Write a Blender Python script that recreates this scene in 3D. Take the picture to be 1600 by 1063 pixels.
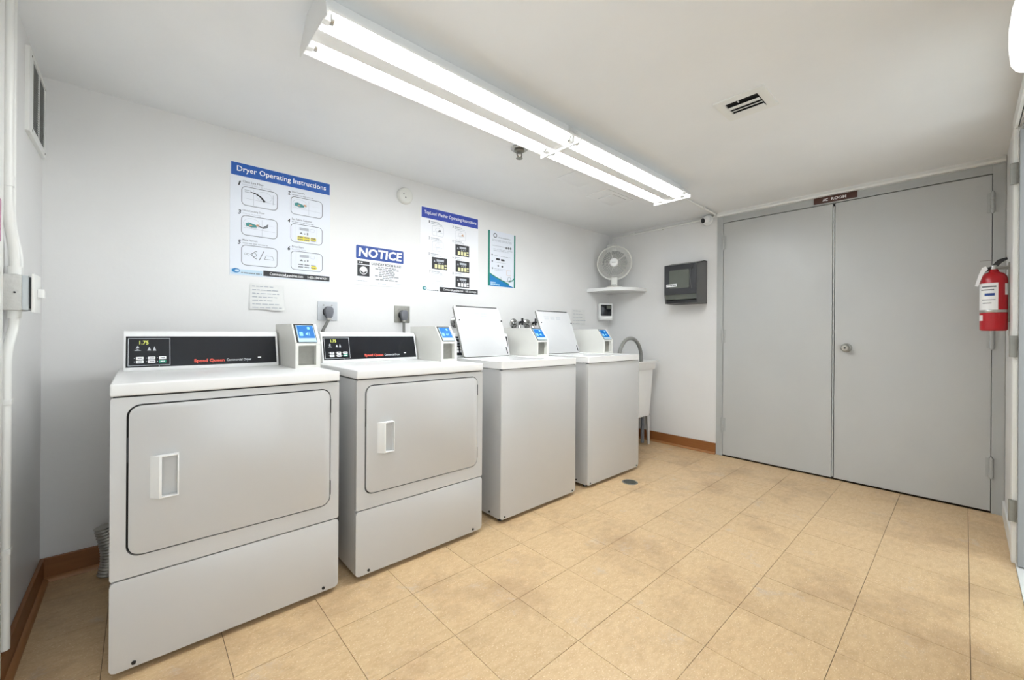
import bpy, bmesh, math, random
from mathutils import Vector, Matrix
random.seed(7)
for o in list(bpy.data.objects):
    bpy.data.objects.remove(o, do_unlink=True)
scene = bpy.context.scene
COL = scene.collection
PI = math.pi

# ------------------------------------------------------------------ camera, world, exposure
ROOM_L, ROOM_H, FRONT_Y = 4.114, 2.140, -2.788
F_PX, YAW, ROLL, V0 = 641.34, 0.834635, 0.006528, 520.31
cam_d = bpy.data.cameras.new('camera')
cam = bpy.data.objects.new('camera', cam_d)
COL.objects.link(cam)
cam_d.sensor_fit = 'HORIZONTAL'
cam_d.sensor_width = 36.0
cam_d.lens = F_PX / 1600 * 36.0
cam_d.shift_y = -(531.5 - V0) / 1600
cam_d.clip_start = 0.02
_F = Vector((math.cos(YAW), math.sin(YAW), 0))
_R = Vector((math.sin(YAW), -math.cos(YAW), 0))
_U = Vector((0, 0, 1))
_R2 = _R * math.cos(ROLL) + _U * math.sin(ROLL)
_U2 = _U * math.cos(ROLL) - _R * math.sin(ROLL)
_M = Matrix((_R2, _U2, -_F)).transposed().to_4x4()
_M.translation = Vector((0.3098, -2.6252, 1.0682))
cam.matrix_world = _M
scene.camera = cam

world = bpy.data.worlds.new('daylight')
scene.world = world
world.use_nodes = True
_bg = world.node_tree.nodes['Background']
_bg.inputs[0].default_value = (0.88, 0.95, 1.0, 1)
_bg.inputs[1].default_value = 1.75

scene.view_settings.view_transform = 'Standard'
scene.view_settings.look = 'None'
scene.view_settings.gamma = 1.0
scene.view_settings.use_curve_mapping = False
scene.view_settings.exposure = 0.66
TUBE_POWER = 31.5
SCONCE_POWER = 1.3

# ------------------------------------------------------------------ materials
def lin(c):
    return tuple((v / 255 / 12.92) if v / 255 <= 0.04045 else ((v / 255 + 0.055) / 1.055) ** 2.4 for v in c)

def mat(name, rgb, rough=0.5, metal=0.0, var=None, bump=None, emit=0.0, trans=0.0, coat=0.0, alpha=1.0, spec=0.5):
    """procedural principled material; rgb in sRGB 0-255; var=(scale, amount); bump=(scale, strength)"""
    m = bpy.data.materials.new(name)
    m.use_nodes = True
    nt = m.node_tree
    b = nt.nodes['Principled BSDF']
    c = lin(rgb)
    b.inputs['Base Color'].default_value = (*c, 1)
    b.inputs['Roughness'].default_value = rough
    b.inputs['Metallic'].default_value = metal
    b.inputs['Transmission Weight'].default_value = trans
    b.inputs['Coat Weight'].default_value = coat
    b.inputs['Alpha'].default_value = alpha
    b.inputs['Specular IOR Level'].default_value = spec
    if emit:
        b.inputs['Emission Color'].default_value = (*c, 1)
        b.inputs['Emission Strength'].default_value = emit
    geo = nt.nodes.new('ShaderNodeNewGeometry')
    if var:
        n = nt.nodes.new('ShaderNodeTexNoise')
        n.inputs['Scale'].default_value = var[0]
        n.inputs['Detail'].default_value = 4
        nt.links.new(geo.outputs['Position'], n.inputs['Vector'])
        mr = nt.nodes.new('ShaderNodeMapRange')
        mr.inputs['From Min'].default_value = 0.3
        mr.inputs['From Max'].default_value = 0.7
        mr.inputs['To Min'].default_value = 1 - var[1]
        mr.inputs['To Max'].default_value = 1 + var[1] * 0.4
        nt.links.new(n.outputs['Fac'], mr.inputs['Value'])
        mx = nt.nodes.new('ShaderNodeMix')
        mx.data_type = 'RGBA'
        mx.blend_type = 'MULTIPLY'
        mx.inputs['Factor'].default_value = 1
        mx.inputs['A'].default_value = (*c, 1)
        nt.links.new(mr.outputs['Result'], mx.inputs['B'])
        nt.links.new(mx.outputs['Result'], b.inputs['Base Color'])
    if bump:
        n2 = nt.nodes.new('ShaderNodeTexNoise')
        n2.inputs['Scale'].default_value = bump[0]
        n2.inputs['Detail'].default_value = 3
        nt.links.new(geo.outputs['Position'], n2.inputs['Vector'])
        bp = nt.nodes.new('ShaderNodeBump')
        bp.inputs['Strength'].default_value = bump[1]
        bp.inputs['Distance'].default_value = 0.004
        nt.links.new(n2.outputs['Fac'], bp.inputs['Height'])
        nt.links.new(bp.outputs['Normal'], b.inputs['Normal'])
    return m

def tile_mat():
    m = bpy.data.materials.new('vinyl_tile')
    m.use_nodes = True
    nt = m.node_tree
    N, Lk = nt.nodes, nt.links
    b = N['Principled BSDF']
    geo = N.new('ShaderNodeNewGeometry')
    oi = N.new('ShaderNodeObjectInfo')
    def noise(scale, detail=4, rough=0.6, stretch=None):
        n = N.new('ShaderNodeTexNoise')
        n.inputs['Scale'].default_value = scale
        n.inputs['Detail'].default_value = detail
        n.inputs['Roughness'].default_value = rough
        if stretch:
            mp = N.new('ShaderNodeMapping')
            mp.inputs['Scale'].default_value = stretch
            mp.inputs['Rotation'].default_value = (0, 0, 0.35)
            Lk.new(geo.outputs['Position'], mp.inputs['Vector'])
            Lk.new(mp.outputs['Vector'], n.inputs['Vector'])
        else:
            Lk.new(geo.outputs['Position'], n.inputs['Vector'])
        return n.outputs['Fac']
    def ramp(src, a, bb, lo=0.0, hi=1.0):
        r = N.new('ShaderNodeMapRange')
        r.inputs['From Min'].default_value = a
        r.inputs['From Max'].default_value = bb
        r.inputs['To Min'].default_value = lo
        r.inputs['To Max'].default_value = hi
        Lk.new(src, r.inputs['Value'])
        return r.outputs['Result']
    def mix(fac, A, B, mode='MIX'):
        x = N.new('ShaderNodeMix')
        x.data_type = 'RGBA'
        x.blend_type = mode
        if isinstance(fac, float):
            x.inputs['Factor'].default_value = fac
        else:
            Lk.new(fac, x.inputs['Factor'])
        for s, v in (('A', A), ('B', B)):
            if isinstance(v, tuple):
                x.inputs[s].default_value = (*lin(v), 1)
            else:
                Lk.new(v, x.inputs[s])
        return x.outputs['Result']
    c = mix(ramp(noise(22, 6, 0.7, (1, 2.2, 1)), 0.36, 0.64), TILE_A, TILE_B)
    c = mix(ramp(noise(130, 2, 0.5, (1, 1.9, 1)), 0.60, 0.70), c, TILE_LIGHT)      # pale chips
    c = mix(ramp(noise(95, 3, 0.5, (1, 1.7, 1)), 0.63, 0.76, 0, 0.55), c, TILE_DARK)   # brown chips
    c = mix(ramp(noise(2.6, 6, 0.72), 0.50, 0.70, 0, 0.62), c, TILE_STAIN)          # ground-in dirt
    c = mix(ramp(noise(5.5, 5, 0.7), 0.60, 0.72, 0, 0.6), c, TILE_SCUFF)            # grey wax scuffs
    rnd = N.new('ShaderNodeMapRange')
    rnd.inputs['To Min'].default_value = 0.965
    rnd.inputs['To Max'].default_value = 1.03
    Lk.new(oi.outputs['Random'], rnd.inputs['Value'])
    c = mix(1.0, c, rnd.outputs['Result'], 'MULTIPLY')
    Lk.new(c, b.inputs['Base Color'])
    Lk.new(ramp(noise(4, 4), 0.3, 0.7, 0.30, 0.48), b.inputs['Roughness'])
    bp = N.new('ShaderNodeBump')
    bp.inputs['Strength'].default_value = 0.08
    bp.inputs['Distance'].default_value = 0.003
    Lk.new(noise(9, 3), bp.inputs['Height'])
    Lk.new(bp.outputs['Normal'], b.inputs['Normal'])
    return m

TILE_A, TILE_B = (217, 188, 146), (203, 170, 127)
TILE_LIGHT, TILE_DARK = (234, 214, 180), (166, 130, 88)
TILE_STAIN, TILE_SCUFF = (162, 130, 98), (200, 188, 176)

def wood_mat(name, a, bcol):
    m = bpy.data.materials.new(name)
    m.use_nodes = True
    nt = m.node_tree
    b = nt.nodes['Principled BSDF']
    geo = nt.nodes.new('ShaderNodeNewGeometry')
    mp = nt.nodes.new('ShaderNodeMapping')
    mp.inputs['Scale'].default_value = (3, 3, 60)
    n = nt.nodes.new('ShaderNodeTexNoise')
    n.inputs['Scale'].default_value = 2.0
    n.inputs['Detail'].default_value = 5
    x = nt.nodes.new('ShaderNodeMix')
    x.data_type = 'RGBA'
    x.inputs['A'].default_value = (*lin(a), 1)
    x.inputs['B'].default_value = (*lin(bcol), 1)
    nt.links.new(geo.outputs['Position'], mp.inputs['Vector'])
    nt.links.new(mp.outputs['Vector'], n.inputs['Vector'])
    nt.links.new(n.outputs['Fac'], x.inputs['Factor'])
    nt.links.new(x.outputs['Result'], b.inputs['Base Color'])
    b.inputs['Roughness'].default_value = 0.4
    return m

M = dict(
    wall=mat('wall_paint', (231, 230, 228), 0.42, var=(2.5, 0.03), bump=(45, 0.12)),
    ceiling=mat('ceiling_paint', (242, 243, 243), 0.38, var=(1.8, 0.04), bump=(30, 0.15)),
    trim=mat('white_trim_paint', (238, 238, 234), 0.35, var=(6, 0.03)),
    slab=mat('joint_filler', (92, 68, 44), 0.8, var=(20, 0.1)),
    tile=tile_mat(),
    base_wood=wood_mat('baseboard_wood', (150, 96, 50), (126, 76, 38)),
    shoe_wood=wood_mat('shoe_mould_wood', (176, 124, 76), (150, 100, 58)),
    door_grey=mat('grey_door_paint', (188, 189, 187), 0.38, var=(3, 0.03), bump=(25, 0.05)),
    frame_grey=mat('grey_frame_paint', (178, 180, 178), 0.38, var=(4, 0.03)),
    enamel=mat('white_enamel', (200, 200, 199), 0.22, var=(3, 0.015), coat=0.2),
    enamel_lit=mat('white_enamel_lit', (243, 243, 242), 0.26, var=(3, 0.01), spec=0.25),  # same white enamel as the cabinets, overhead light put into a paler tone
    lid=mat('white_lid_enamel', (206, 206, 206), 0.3, var=(4, 0.01)),
    plastic=mat('white_plastic', (238, 238, 236), 0.35, var=(8, 0.01)),
    cream=mat('off_white_plastic', (228, 227, 220), 0.4, var=(6, 0.03)),
    gasket=mat('dark_gasket', (44, 43, 41), 0.7, var=(30, 0.1)),
    black=mat('black_plastic', (22, 22, 24), 0.35, var=(10, 0.1)),
    rubber=mat('black_rubber', (30, 30, 32), 0.6, var=(20, 0.1)),
    console=mat('black_console', (22, 25, 32), 0.16, var=(5, 0.15)),
    led=mat('led_digits', (196, 204, 96), 0.4, emit=0.5),
    silver_print=mat('silver_print', (196, 199, 202), 0.4, var=(20, 0.03)),
    white_print=mat('white_print', (246, 246, 246), 0.5, var=(20, 0.01)),
    red_print=mat('red_print', (206, 78, 62), 0.5, var=(20, 0.03)),
    green_key=mat('green_key', (40, 150, 120), 0.4, var=(20, 0.05)),
    paper=mat('poster_paper', (226, 230, 238), 0.35, var=(3, 0.02)),
    paper_white=mat('sign_plastic', (240, 241, 244), 0.35, var=(3, 0.015)),
    note_paper=mat('taped_note_paper', (226, 226, 223), 0.6, var=(12, 0.04)),
    blue=mat('poster_blue', (14, 84, 170), 0.35, var=(4, 0.03)),
    blue2=mat('poster_violet_blue', (42, 66, 166), 0.35, var=(4, 0.03)),
    navy=mat('notice_blue', (10, 62, 144), 0.35, var=(4, 0.03)),
    ink=mat('black_ink', (38, 38, 42), 0.5, var=(30, 0.1)),
    ink_grey=mat('grey_ink', (112, 114, 118), 0.5, var=(30, 0.05)),
    ink_pale=mat('pale_ink', (178, 182, 190), 0.5, var=(30, 0.05)),
    teal=mat('teal_ink', (64, 140, 138), 0.5, var=(30, 0.15)),
    tan_ink=mat('tan_ink', (206, 158, 120), 0.5, var=(30, 0.1)),
    yellow=mat('yellow_ink', (226, 212, 72), 0.5, var=(30, 0.05)),
    pale_yellow=mat('pale_yellow_ink', (224, 222, 170), 0.5, var=(30, 0.05)),
    green=mat('poster_green', (34, 128, 110), 0.4, var=(4, 0.05)),
    cyan_blue=mat('poster_cyan', (26, 118, 178), 0.4, var=(4, 0.05)),
    pale_blue=mat('pale_blue_ink', (190, 214, 230), 0.4, var=(4, 0.03)),
    screen=mat('payment_screen', (14, 100, 172), 0.25, emit=0.12, var=(30, 0.05)),
    screen_icon=mat('screen_icon', (130, 200, 236), 0.3, emit=0.15, var=(30, 0.02)),
    screen_bar=mat('screen_bar', (176, 202, 216), 0.3, emit=0.05, var=(30, 0.02)),
    steel=mat('brushed_steel', (186, 184, 178), 0.32, 0.85, var=(60, 0.08)),
    steel_dull=mat('dull_steel', (150, 149, 142), 0.45, 0.6, var=(60, 0.08)),
    chrome=mat('chrome', (190, 190, 188), 0.15, 1.0, var=(30, 0.05)),
    plug=mat('grey_plug', (104, 106, 112), 0.5, var=(30, 0.05)),
    cord=mat('grey_cord', (112, 112, 108), 0.5, var=(30, 0.05)),
    hose=mat('grey_hose', (132, 132, 128), 0.35, var=(30, 0.05)),
    smoke=mat('smoke_plastic', (52, 53, 56), 0.22, var=(8, 0.08)),
    smoke_window=mat('smoke_window', (92, 96, 88), 0.18, var=(6, 0.12)),
    smoke_side=mat('dispenser_side', (78, 78, 78), 0.35, var=(8, 0.05)),
    red=mat('red_enamel', (178, 4, 22), 0.28, var=(5, 0.04), coat=0.1),
    brown=mat('brown_sign', (74, 40, 28), 0.4, var=(20, 0.15)),
    bronze=mat('bronze_plate', (120, 66, 44), 0.35, 0.5, var=(30, 0.1)),
    dark_hole=mat('duct_dark', (24, 24, 24), 0.8, var=(20, 0.1)),
    mesh_grey=mat('grille_grey', (158, 160, 156), 0.5, var=(30, 0.05)),
    blade=mat('fan_blade', (128, 129, 128), 0.35, var=(10, 0.04)),
    glow=mat('fluorescent_tube', (243, 248, 252), 0.4, emit=TUBE_POWER),
    sconce_glass=mat('frosted_glass', (255, 252, 246), 0.4, emit=SCONCE_POWER),
    reflector=mat('reflector_enamel', (240, 240, 238), 0.3, var=(4, 0.01)),
    foil=mat('duct_foil', (178, 176, 170), 0.3, 0.7, var=(40, 0.1)),
    concrete=mat('walkway_concrete', (226, 226, 222), 0.7, var=(5, 0.08), bump=(60, 0.2)),
    ring_grey=mat('pale_box_ring', (206, 213, 216), 0.45, var=(30, 0.03)),
    leaf_grey=mat('dark_grey_door_paint', (138, 139, 138), 0.4, var=(4, 0.04)),
    pink=mat('pink_card', (190, 128, 158), 0.5, var=(10, 0.04)),
    galv=mat('painted_box', (206, 206, 202), 0.5, var=(60, 0.08), bump=(150, 0.3)),
    green_panel=mat('green_panel', (130, 190, 150), 0.15, var=(12, 0.2)),
    grate=mat('drain_grate', (96, 102, 96), 0.4, 0.6, var=(40, 0.15)),
)

# ------------------------------------------------------------------ helpers
def link(o, parent=None):
    COL.objects.link(o)
    if parent is not None:
        o.parent = parent
    return o

def tag(o, label=None, cat=None, group=None, kind=None):
    if label: o['label'] = label
    if cat: o['category'] = cat
    if group: o['group'] = group
    if kind: o['kind'] = kind
    return o

def thing(name, label, cat, loc=(0, 0, 0), rz=0.0, group=None):
    o = bpy.data.objects.new(name, None)
    o.empty_display_size = 0.05
    link(o)
    o.location = loc
    o.rotation_euler = (0, 0, rz)
    return tag(o, label, cat, group)

def kids(o):
    return [c for c in bpy.data.objects if c.parent is o]

def copy_tree(o, parent=None):
    c = o.copy()
    link(c, parent)
    for ch in kids(o):
        copy_tree(ch, c)
    return c

def rrect(x0, x1, z0, z1, r, n=5):
    pts = []
    for cx, cz, a0 in ((x1 - r, z1 - r, 0), (x0 + r, z1 - r, 90), (x0 + r, z0 + r, 180), (x1 - r, z0 + r, 270)):
        for i in range(n + 1):
            a = math.radians(a0 + 90 * i / n)
            pts.append((cx + r * math.cos(a), cz + r * math.sin(a)))
    return pts

class MB:
    def __init__(self):
        self.bm = bmesh.new()
    def box(self, x0, x1, y0, y1, z0, z1, bevel=0.0, seg=2):
        bm = self.bm
        vs = [bm.verts.new((x, y, z)) for x in (x0, x1) for y in (y0, y1) for z in (z0, z1)]
        fs = []
        for idx in ((0, 1, 3, 2), (4, 6, 7, 5), (0, 4, 5, 1), (2, 3, 7, 6), (0, 2, 6, 4), (1, 5, 7, 3)):
            fs.append(bm.faces.new([vs[i] for i in idx]))
        if bevel:
            es = list({e for f in fs for e in f.edges})
            bmesh.ops.bevel(bm, geom=es, offset=bevel, segments=seg, affect='EDGES', profile=0.6)
        return self
    def prism(self, poly, axis, a, b, bevel=0.0):
        """extrude a 2D polygon along axis; poly coords are the other two axes in order"""
        bm = self.bm
        def P(p, t):
            if axis == 'x': return (t, p[0], p[1])
            if axis == 'y': return (p[0], t, p[1])
            return (p[0], p[1], t)
        A = [bm.verts.new(P(p, a)) for p in poly]
        B = [bm.verts.new(P(p, b)) for p in poly]
        n = len(poly)
        fs = [bm.faces.new(A), bm.faces.new(B[::-1])]
        for i in range(n):
            fs.append(bm.faces.new((A[i], B[i], B[(i + 1) % n], A[(i + 1) % n])))
        if bevel:
            es = list(set(fs[0].edges) | set(fs[1].edges))
            bmesh.ops.bevel(bm, geom=es, offset=bevel, segments=2, affect='EDGES', profile=0.6)
        return self
    def ring(self, outer, inner, axis, a, b):
        bm = self.bm
        def P(p, t):
            if axis == 'x': return (t, p[0], p[1])
            if axis == 'y': return (p[0], t, p[1])
            return (p[0], p[1], t)
        V = [[bm.verts.new(P(p, t)) for p in pl] for pl in (outer, inner) for t in (a, b)]
        n = len(outer)
        for i in range(n):
            j = (i + 1) % n
            for q, r in ((0, 1), (1, 3), (3, 2), (2, 0)):
                bm.faces.new((V[q][i], V[q][j], V[r][j], V[r][i]))
        return self
    def cyl(self, p0, p1, r0, r1=None, seg=20, caps=True):
        r1 = r0 if r1 is None else r1
        bm = self.bm
        p0, p1 = Vector(p0), Vector(p1)
        d = (p1 - p0).normalized()
        u = d.orthogonal().normalized()
        w = d.cross(u)
        A, B = [], []
        for i in range(seg):
            a = 2 * PI * i / seg
            k = u * math.cos(a) + w * math.sin(a)
            A.append(bm.verts.new(p0 + k * r0))
            B.append(bm.verts.new(p1 + k * r1))
        for i in range(seg):
            j = (i + 1) % seg
            bm.faces.new((A[i], A[j], B[j], B[i]))
        if caps:
            bm.faces.new(A[::-1])
            bm.faces.new(B)
        return self
    def tube(self, pts, r, seg=10, ribs=None):
        bm = self.bm
        pts = [Vector(p) for p in pts]
        rings = []
        u = None
        for i, p in enumerate(pts):
            d = (pts[min(i + 1, len(pts) - 1)] - pts[max(i - 1, 0)]).normalized()
            if u is None:
                u = d.orthogonal().normalized()
            u = (u - d * u.dot(d)).normalized()
            w = d.cross(u)
            rr = r if ribs is None else r * (1 + (ribs if i % 2 else -ribs))
            rings.append([bm.verts.new(p + (u * math.cos(2 * PI * k / seg) + w * math.sin(2 * PI * k / seg)) * rr) for k in range(seg)])
        for a, b in zip(rings, rings[1:]):
            for k in range(seg):
                j = (k + 1) % seg
                bm.faces.new((a[k], a[j], b[j], b[k]))
        bm.faces.new(rings[0][::-1])
        bm.faces.new(rings[-1])
        return self
    def lathe(self, prof, c=(0, 0, 0), axis='z', seg=32, closed=False):
        """prof: (radius, height) pairs along axis"""
        bm = self.bm
        c = Vector(c)
        ax = {'z': (Vector((1, 0, 0)), Vector((0, 1, 0)), Vector((0, 0, 1))),
              'y': (Vector((1, 0, 0)), Vector((0, 0, 1)), Vector((0, 1, 0))),
              'x': (Vector((0, 1, 0)), Vector((0, 0, 1)), Vector((1, 0, 0)))}[axis]
        rings = []
        for r, h in prof:
            if r < 1e-6:
                rings.append([bm.verts.new(c + ax[2] * h)])
            else:
                rings.append([bm.verts.new(c + ax[0] * r * math.cos(2 * PI * k / seg) + ax[1] * r * math.sin(2 * PI * k / seg) + ax[2] * h) for k in range(seg)])
        pairs = list(zip(rings, rings[1:])) + ([(rings[-1], rings[0])] if closed else [])
        for a, b in pairs:
            for k in range(seg):
                j = (k + 1) % seg
                if len(a) == 1 and len(b) == 1: continue
                if len(a) == 1: bm.faces.new((a[0], b[j], b[k]))
                elif len(b) == 1: bm.faces.new((a[k], a[j], b[0]))
                else: bm.faces.new((a[k], a[j], b[j], b[k]))
        return self
    def torus(self, c, R, r, axis='y', seg=40, s2=6):
        prof = [(R + r * math.cos(2 * PI * i / s2), r * math.sin(2 * PI * i / s2)) for i in range(s2)]
        return self.lathe(prof, c, axis, seg, closed=True)
    def xf(self, mtx):
        bmesh.ops.transform(self.bm, matrix=mtx, verts=self.bm.verts)
        return self
    def mesh(self, name, m, smooth=True):
        bmesh.ops.recalc_face_normals(self.bm, faces=self.bm.faces)
        me = bpy.data.meshes.new(name)
        self.bm.to_mesh(me)
        self.bm.free()
        me.materials.append(m if not isinstance(m, str) else M[m])
        if smooth:
            for p in me.polygons: p.use_smooth = True
            me.set_sharp_from_angle(angle=math.radians(38))
        return me
    def build(self, name, m, parent=None, smooth=True, label=None, world=False):
        if world and parent is not None:
            bmesh.ops.translate(self.bm, vec=-Vector(parent.location), verts=self.bm.verts)
        o = bpy.data.objects.new(name, self.mesh(name, m, smooth))
        link(o, parent)
        if label: o['label'] = label
        return o

def based(mb, name, m, loc, **kw):
    """a one-mesh thing built in world coordinates, its origin moved to loc"""
    bmesh.ops.translate(mb.bm, vec=-Vector(loc), verts=mb.bm.verts)
    o = mb.build(name, m, **kw)
    o.location = loc
    return o

_text_cache = {}
def text_geo(s, bold=0.0, shear=0.0):
    key = (s, bold, shear)
    if key in _text_cache: return _text_cache[key]
    cu = bpy.data.curves.new('lettering', 'FONT')
    cu.body = s
    cu.size = 1.0
    cu.offset = bold
    cu.shear = shear
    cu.resolution_u = 2
    ob = bpy.data.objects.new('lettering', cu)
    COL.objects.link(ob)
    dg = bpy.context.evaluated_depsgraph_get()
    me = bpy.data.meshes.new_from_object(ob.evaluated_get(dg))
    vs = [(v.co.x, v.co.y) for v in me.vertices]
    fs = [tuple(p.vertices) for p in me.polygons]
    bpy.data.objects.remove(ob, do_unlink=True)
    bpy.data.curves.remove(cu)
    bpy.data.meshes.remove(me)
    x0, x1 = min(v[0] for v in vs), max(v[0] for v in vs)
    y0, y1 = min(v[1] for v in vs), max(v[1] for v in vs)
    _text_cache[key] = ([((v[0] - x0) / (x1 - x0), (v[1] - y0) / (y1 - y0)) for v in vs], fs)
    return _text_cache[key]

class Flat:
    """flat print on a plane: origin, right and up vectors; normal = right x up"""
    def __init__(self, o=(0, 0, 0), right=(1, 0, 0), up=(0, 0, 1), off=0.0008):
        self.o, self.r, self.u = Vector(o), Vector(right).normalized(), Vector(up).normalized()
        self.n = self.r.cross(self.u)
        self.off = off
        self.v, self.f = [], []
    def P(self, x, y):
        return self.o + self.r * x + self.u * y + self.n * self.off
    def poly(self, pts):
        k = len(self.v)
        self.v += [self.P(*p) for p in pts]
        self.f.append(tuple(range(k, k + len(pts))))
        return self
    def rect(self, x0, x1, y0, y1):
        return self.poly([(x0, y0), (x1, y0), (x1, y1), (x0, y1)])
    def rr(self, x0, x1, y0, y1, r, n=4):
        return self.poly(rrect(x0, x1, y0, y1, r, n))
    def disc(self, cx, cy, rx, ry=None, n=18):
        ry = ry or rx
        return self.poly([(cx + rx * math.cos(2 * PI * i / n), cy + ry * math.sin(2 * PI * i / n)) for i in range(n)])
    def loop(self, outer, inner):
        k = len(self.v)
        n = len(outer)
        self.v += [self.P(*p) for p in outer] + [self.P(*p) for p in inner]
        for i in range(n):
            j = (i + 1) % n
            self.f.append((k + i, k + j, k + n + j, k + n + i))
        return self
    def outline(self, x0, x1, y0, y1, r, w):
        return self.loop(rrect(x0, x1, y0, y1, r), rrect(x0 + w, x1 - w, y0 + w, y1 - w, max(r - w, 1e-4)))
    def circle(self, cx, cy, r, w, ry=None, n=20):
        ry = ry or r
        c = lambda a, b: [(cx + a * math.cos(2 * PI * i / n), cy + b * math.sin(2 * PI * i / n)) for i in range(n)]
        return self.loop(c(r, ry), c(r - w, ry - w))
    def line(self, p, q, w, w2=None):
        w2 = w2 or w
        d = Vector((q[0] - p[0], q[1] - p[1])).normalized()
        m = Vector((-d.y, d.x))
        return self.poly([(p[0] + m.x * w / 2, p[1] + m.y * w / 2), (p[0] - m.x * w / 2, p[1] - m.y * w / 2),
                          (q[0] - m.x * w2 / 2, q[1] - m.y * w2 / 2), (q[0] + m.x * w2 / 2, q[1] + m.y * w2 / 2)])
    def path(self, pts, ws):
        for i in range(len(pts) - 1):
            self.line(pts[i], pts[i + 1], ws[i], ws[i + 1])
        return self
    def text(self, s, x0, x1, y0, y1, bold=0.0, shear=0.0):
        vs, fs = text_geo(s, bold, shear)
        k = len(self.v)
        self.v += [self.P(x0 + a * (x1 - x0), y0 + b * (y1 - y0)) for a, b in vs]
        self.f += [tuple(k + i for i in f) for f in fs]
        return self
    def words(self, x0, x1, y, h, rnd, lo=0.08, hi=0.22):
        """a line of print too small to read in the photograph: a row of word-long strokes"""
        w = x1 - x0
        x = x0
        while x < x1 - w * 0.03:
            e = min(x + w * rnd.uniform(lo, hi), x1)
            self.rect(x, e, y - h / 2, y + h / 2)
            x = e + w * 0.03
        return self
    def build(self, name, m, parent=None, label=None):
        me = bpy.data.meshes.new(name)
        me.from_pydata([tuple(v) for v in self.v], [], self.f)
        me.materials.append(M[m])
        o = bpy.data.objects.new(name, me)
        link(o, parent)
        if label: o['label'] = label
        return o

def struct(mb, name, m, parent=None, smooth=False):
    o = mb.build(name, m, parent, smooth)
    if parent is None: o['kind'] = 'structure'
    return o

# ------------------------------------------------------------------ the room shell
T = 0.12
# floor slab with single vinyl tiles laid on it
floor = struct(MB().box(0, ROOM_L + 0.088, FRONT_Y, 0, -0.08, -0.0035), 'floor', 'slab')
floor['label'] = 'tan speckled vinyl tile floor with brown stains'
TS, GX, GY, GAP = 0.3048, 1.7479, -1.7276, 0.00085
tile_cache = {}
DRAIN = (2.925, -1.012)
for i in range(-6, 9):
    for j in range(-4, 7):
        x0, x1 = GX + i * TS, GX + (i + 1) * TS
        y0, y1 = GY + j * TS, GY + (j + 1) * TS
        a0, a1, b0, b1 = max(x0, 0), min(x1, ROOM_L), max(y0, FRONT_Y), min(y1, 0)
        if a1 - a0 < 0.012 or b1 - b0 < 0.012: continue
        cx, cy = (a0 + a1) / 2, (b0 + b1) / 2
        key = (round(a1 - a0, 4), round(b1 - b0, 4))
        if key not in tile_cache:
            hx, hy = (a1 - a0) / 2 - GAP, (b1 - b0) / 2 - GAP
            tile_cache[key] = MB().box(-hx, hx, -hy, hy, -0.0035, 0).mesh('tile', 'tile', False)
        t = bpy.data.objects.new('tile', tile_cache[key])
        link(t, floor)
        t.location = (cx, cy, -random.uniform(0, 0.0004))

ceiling = struct(MB().box(-T, ROOM_L + T, FRONT_Y - T, T, ROOM_H, ROOM_H + 0.1), 'ceiling', 'ceiling')
struct(MB().box(-T, ROOM_L + T, 0, T, -0.08, ROOM_H), 'wall_back', 'wall')
struct(MB().box(-T, 0, FRONT_Y - T, 0, -0.08, ROOM_H), 'wall_left', 'wall')
DX0, DX1, DZ = 2.42, 3.36, 2.045          # doorway in the front wall
CX0, CX1 = 0.06, 1.10                     # the open doorway the photograph is taken from
wf = MB()
wf.box(0, CX0, FRONT_Y - T, FRONT_Y, -0.08, ROOM_H)
wf.box(CX1, DX0, FRONT_Y - T, FRONT_Y, -0.08, ROOM_H)
wf.box(CX0, CX1, FRONT_Y - T, FRONT_Y, DZ, ROOM_H)
wf.box(DX1, ROOM_L, FRONT_Y - T, FRONT_Y, -0.08, ROOM_H)
wf.box(DX0, DX1, FRONT_Y - T, FRONT_Y, DZ, ROOM_H)
struct(wf, 'wall_front', 'wall')
AY0, AY1 = -1.142, -2.786                 # steel door frame on the right wall
wr = MB()
wr.box(ROOM_L, ROOM_L + T, AY0, 0, -0.08, ROOM_H)
wr.box(ROOM_L, ROOM_L + T, FRONT_Y - T, AY1, -0.08, ROOM_H)
wr.box(ROOM_L, ROOM_L + T, AY1, AY0, 2.10, ROOM_H)
wr.box(ROOM_L + 0.09, ROOM_L + T, AY1, AY0, -0.08, 2.10)
struct(wr, 'wall_right', 'wall')
struct(MB().box(-1.5, 7.5, FRONT_Y - 3.2, FRONT_Y - 0.0, -0.12, -0.012), 'floor_outside', 'concrete')

# skirting boards with quarter-round shoe
def skirting(name, x0, x1, y0, y1, nx, ny):
    b = MB().box(x0, x1, y0, y1, 0, 0.098, 0.003)
    o = struct(b, name, 'base_wood')
    s = MB()
    if ny:
        s.prism([(0, 0.0), (-0.016, 0.0), (-0.0145, 0.008), (-0.009, 0.0145), (0, 0.017)], 'x', x0 + 0.013, x1)
        s.xf(Matrix.Translation((0, y0, 0)))
    else:
        k = nx
        s.prism([(0, 0.0), (0.016 * k, 0.0), (0.0145 * k, 0.008), (0.009 * k, 0.0145), (0, 0.017)], 'y', y0, y1 - 0.013)
        s.xf(Matrix.Translation((x1 if k > 0 else x0, 0, 0)))
    s.build('shoe_moulding', 'shoe_wood', o)
    return o
skirting('baseboard_back', 0, ROOM_L, -0.013, 0, 0, -1)
skirting('baseboard_left', 0, 0.013, -0.745, -0.0135, 1, 0)
skirting('baseboard_right', ROOM_L - 0.013, ROOM_L, AY0 + 0.002, -0.0135, -1, 0)
struct(MB().box(DX1 + 0.075, ROOM_L - 0.001, FRONT_Y, FRONT_Y + 0.01, 0, 0.09, 0.002), 'baseboard_front', 'trim')

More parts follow.
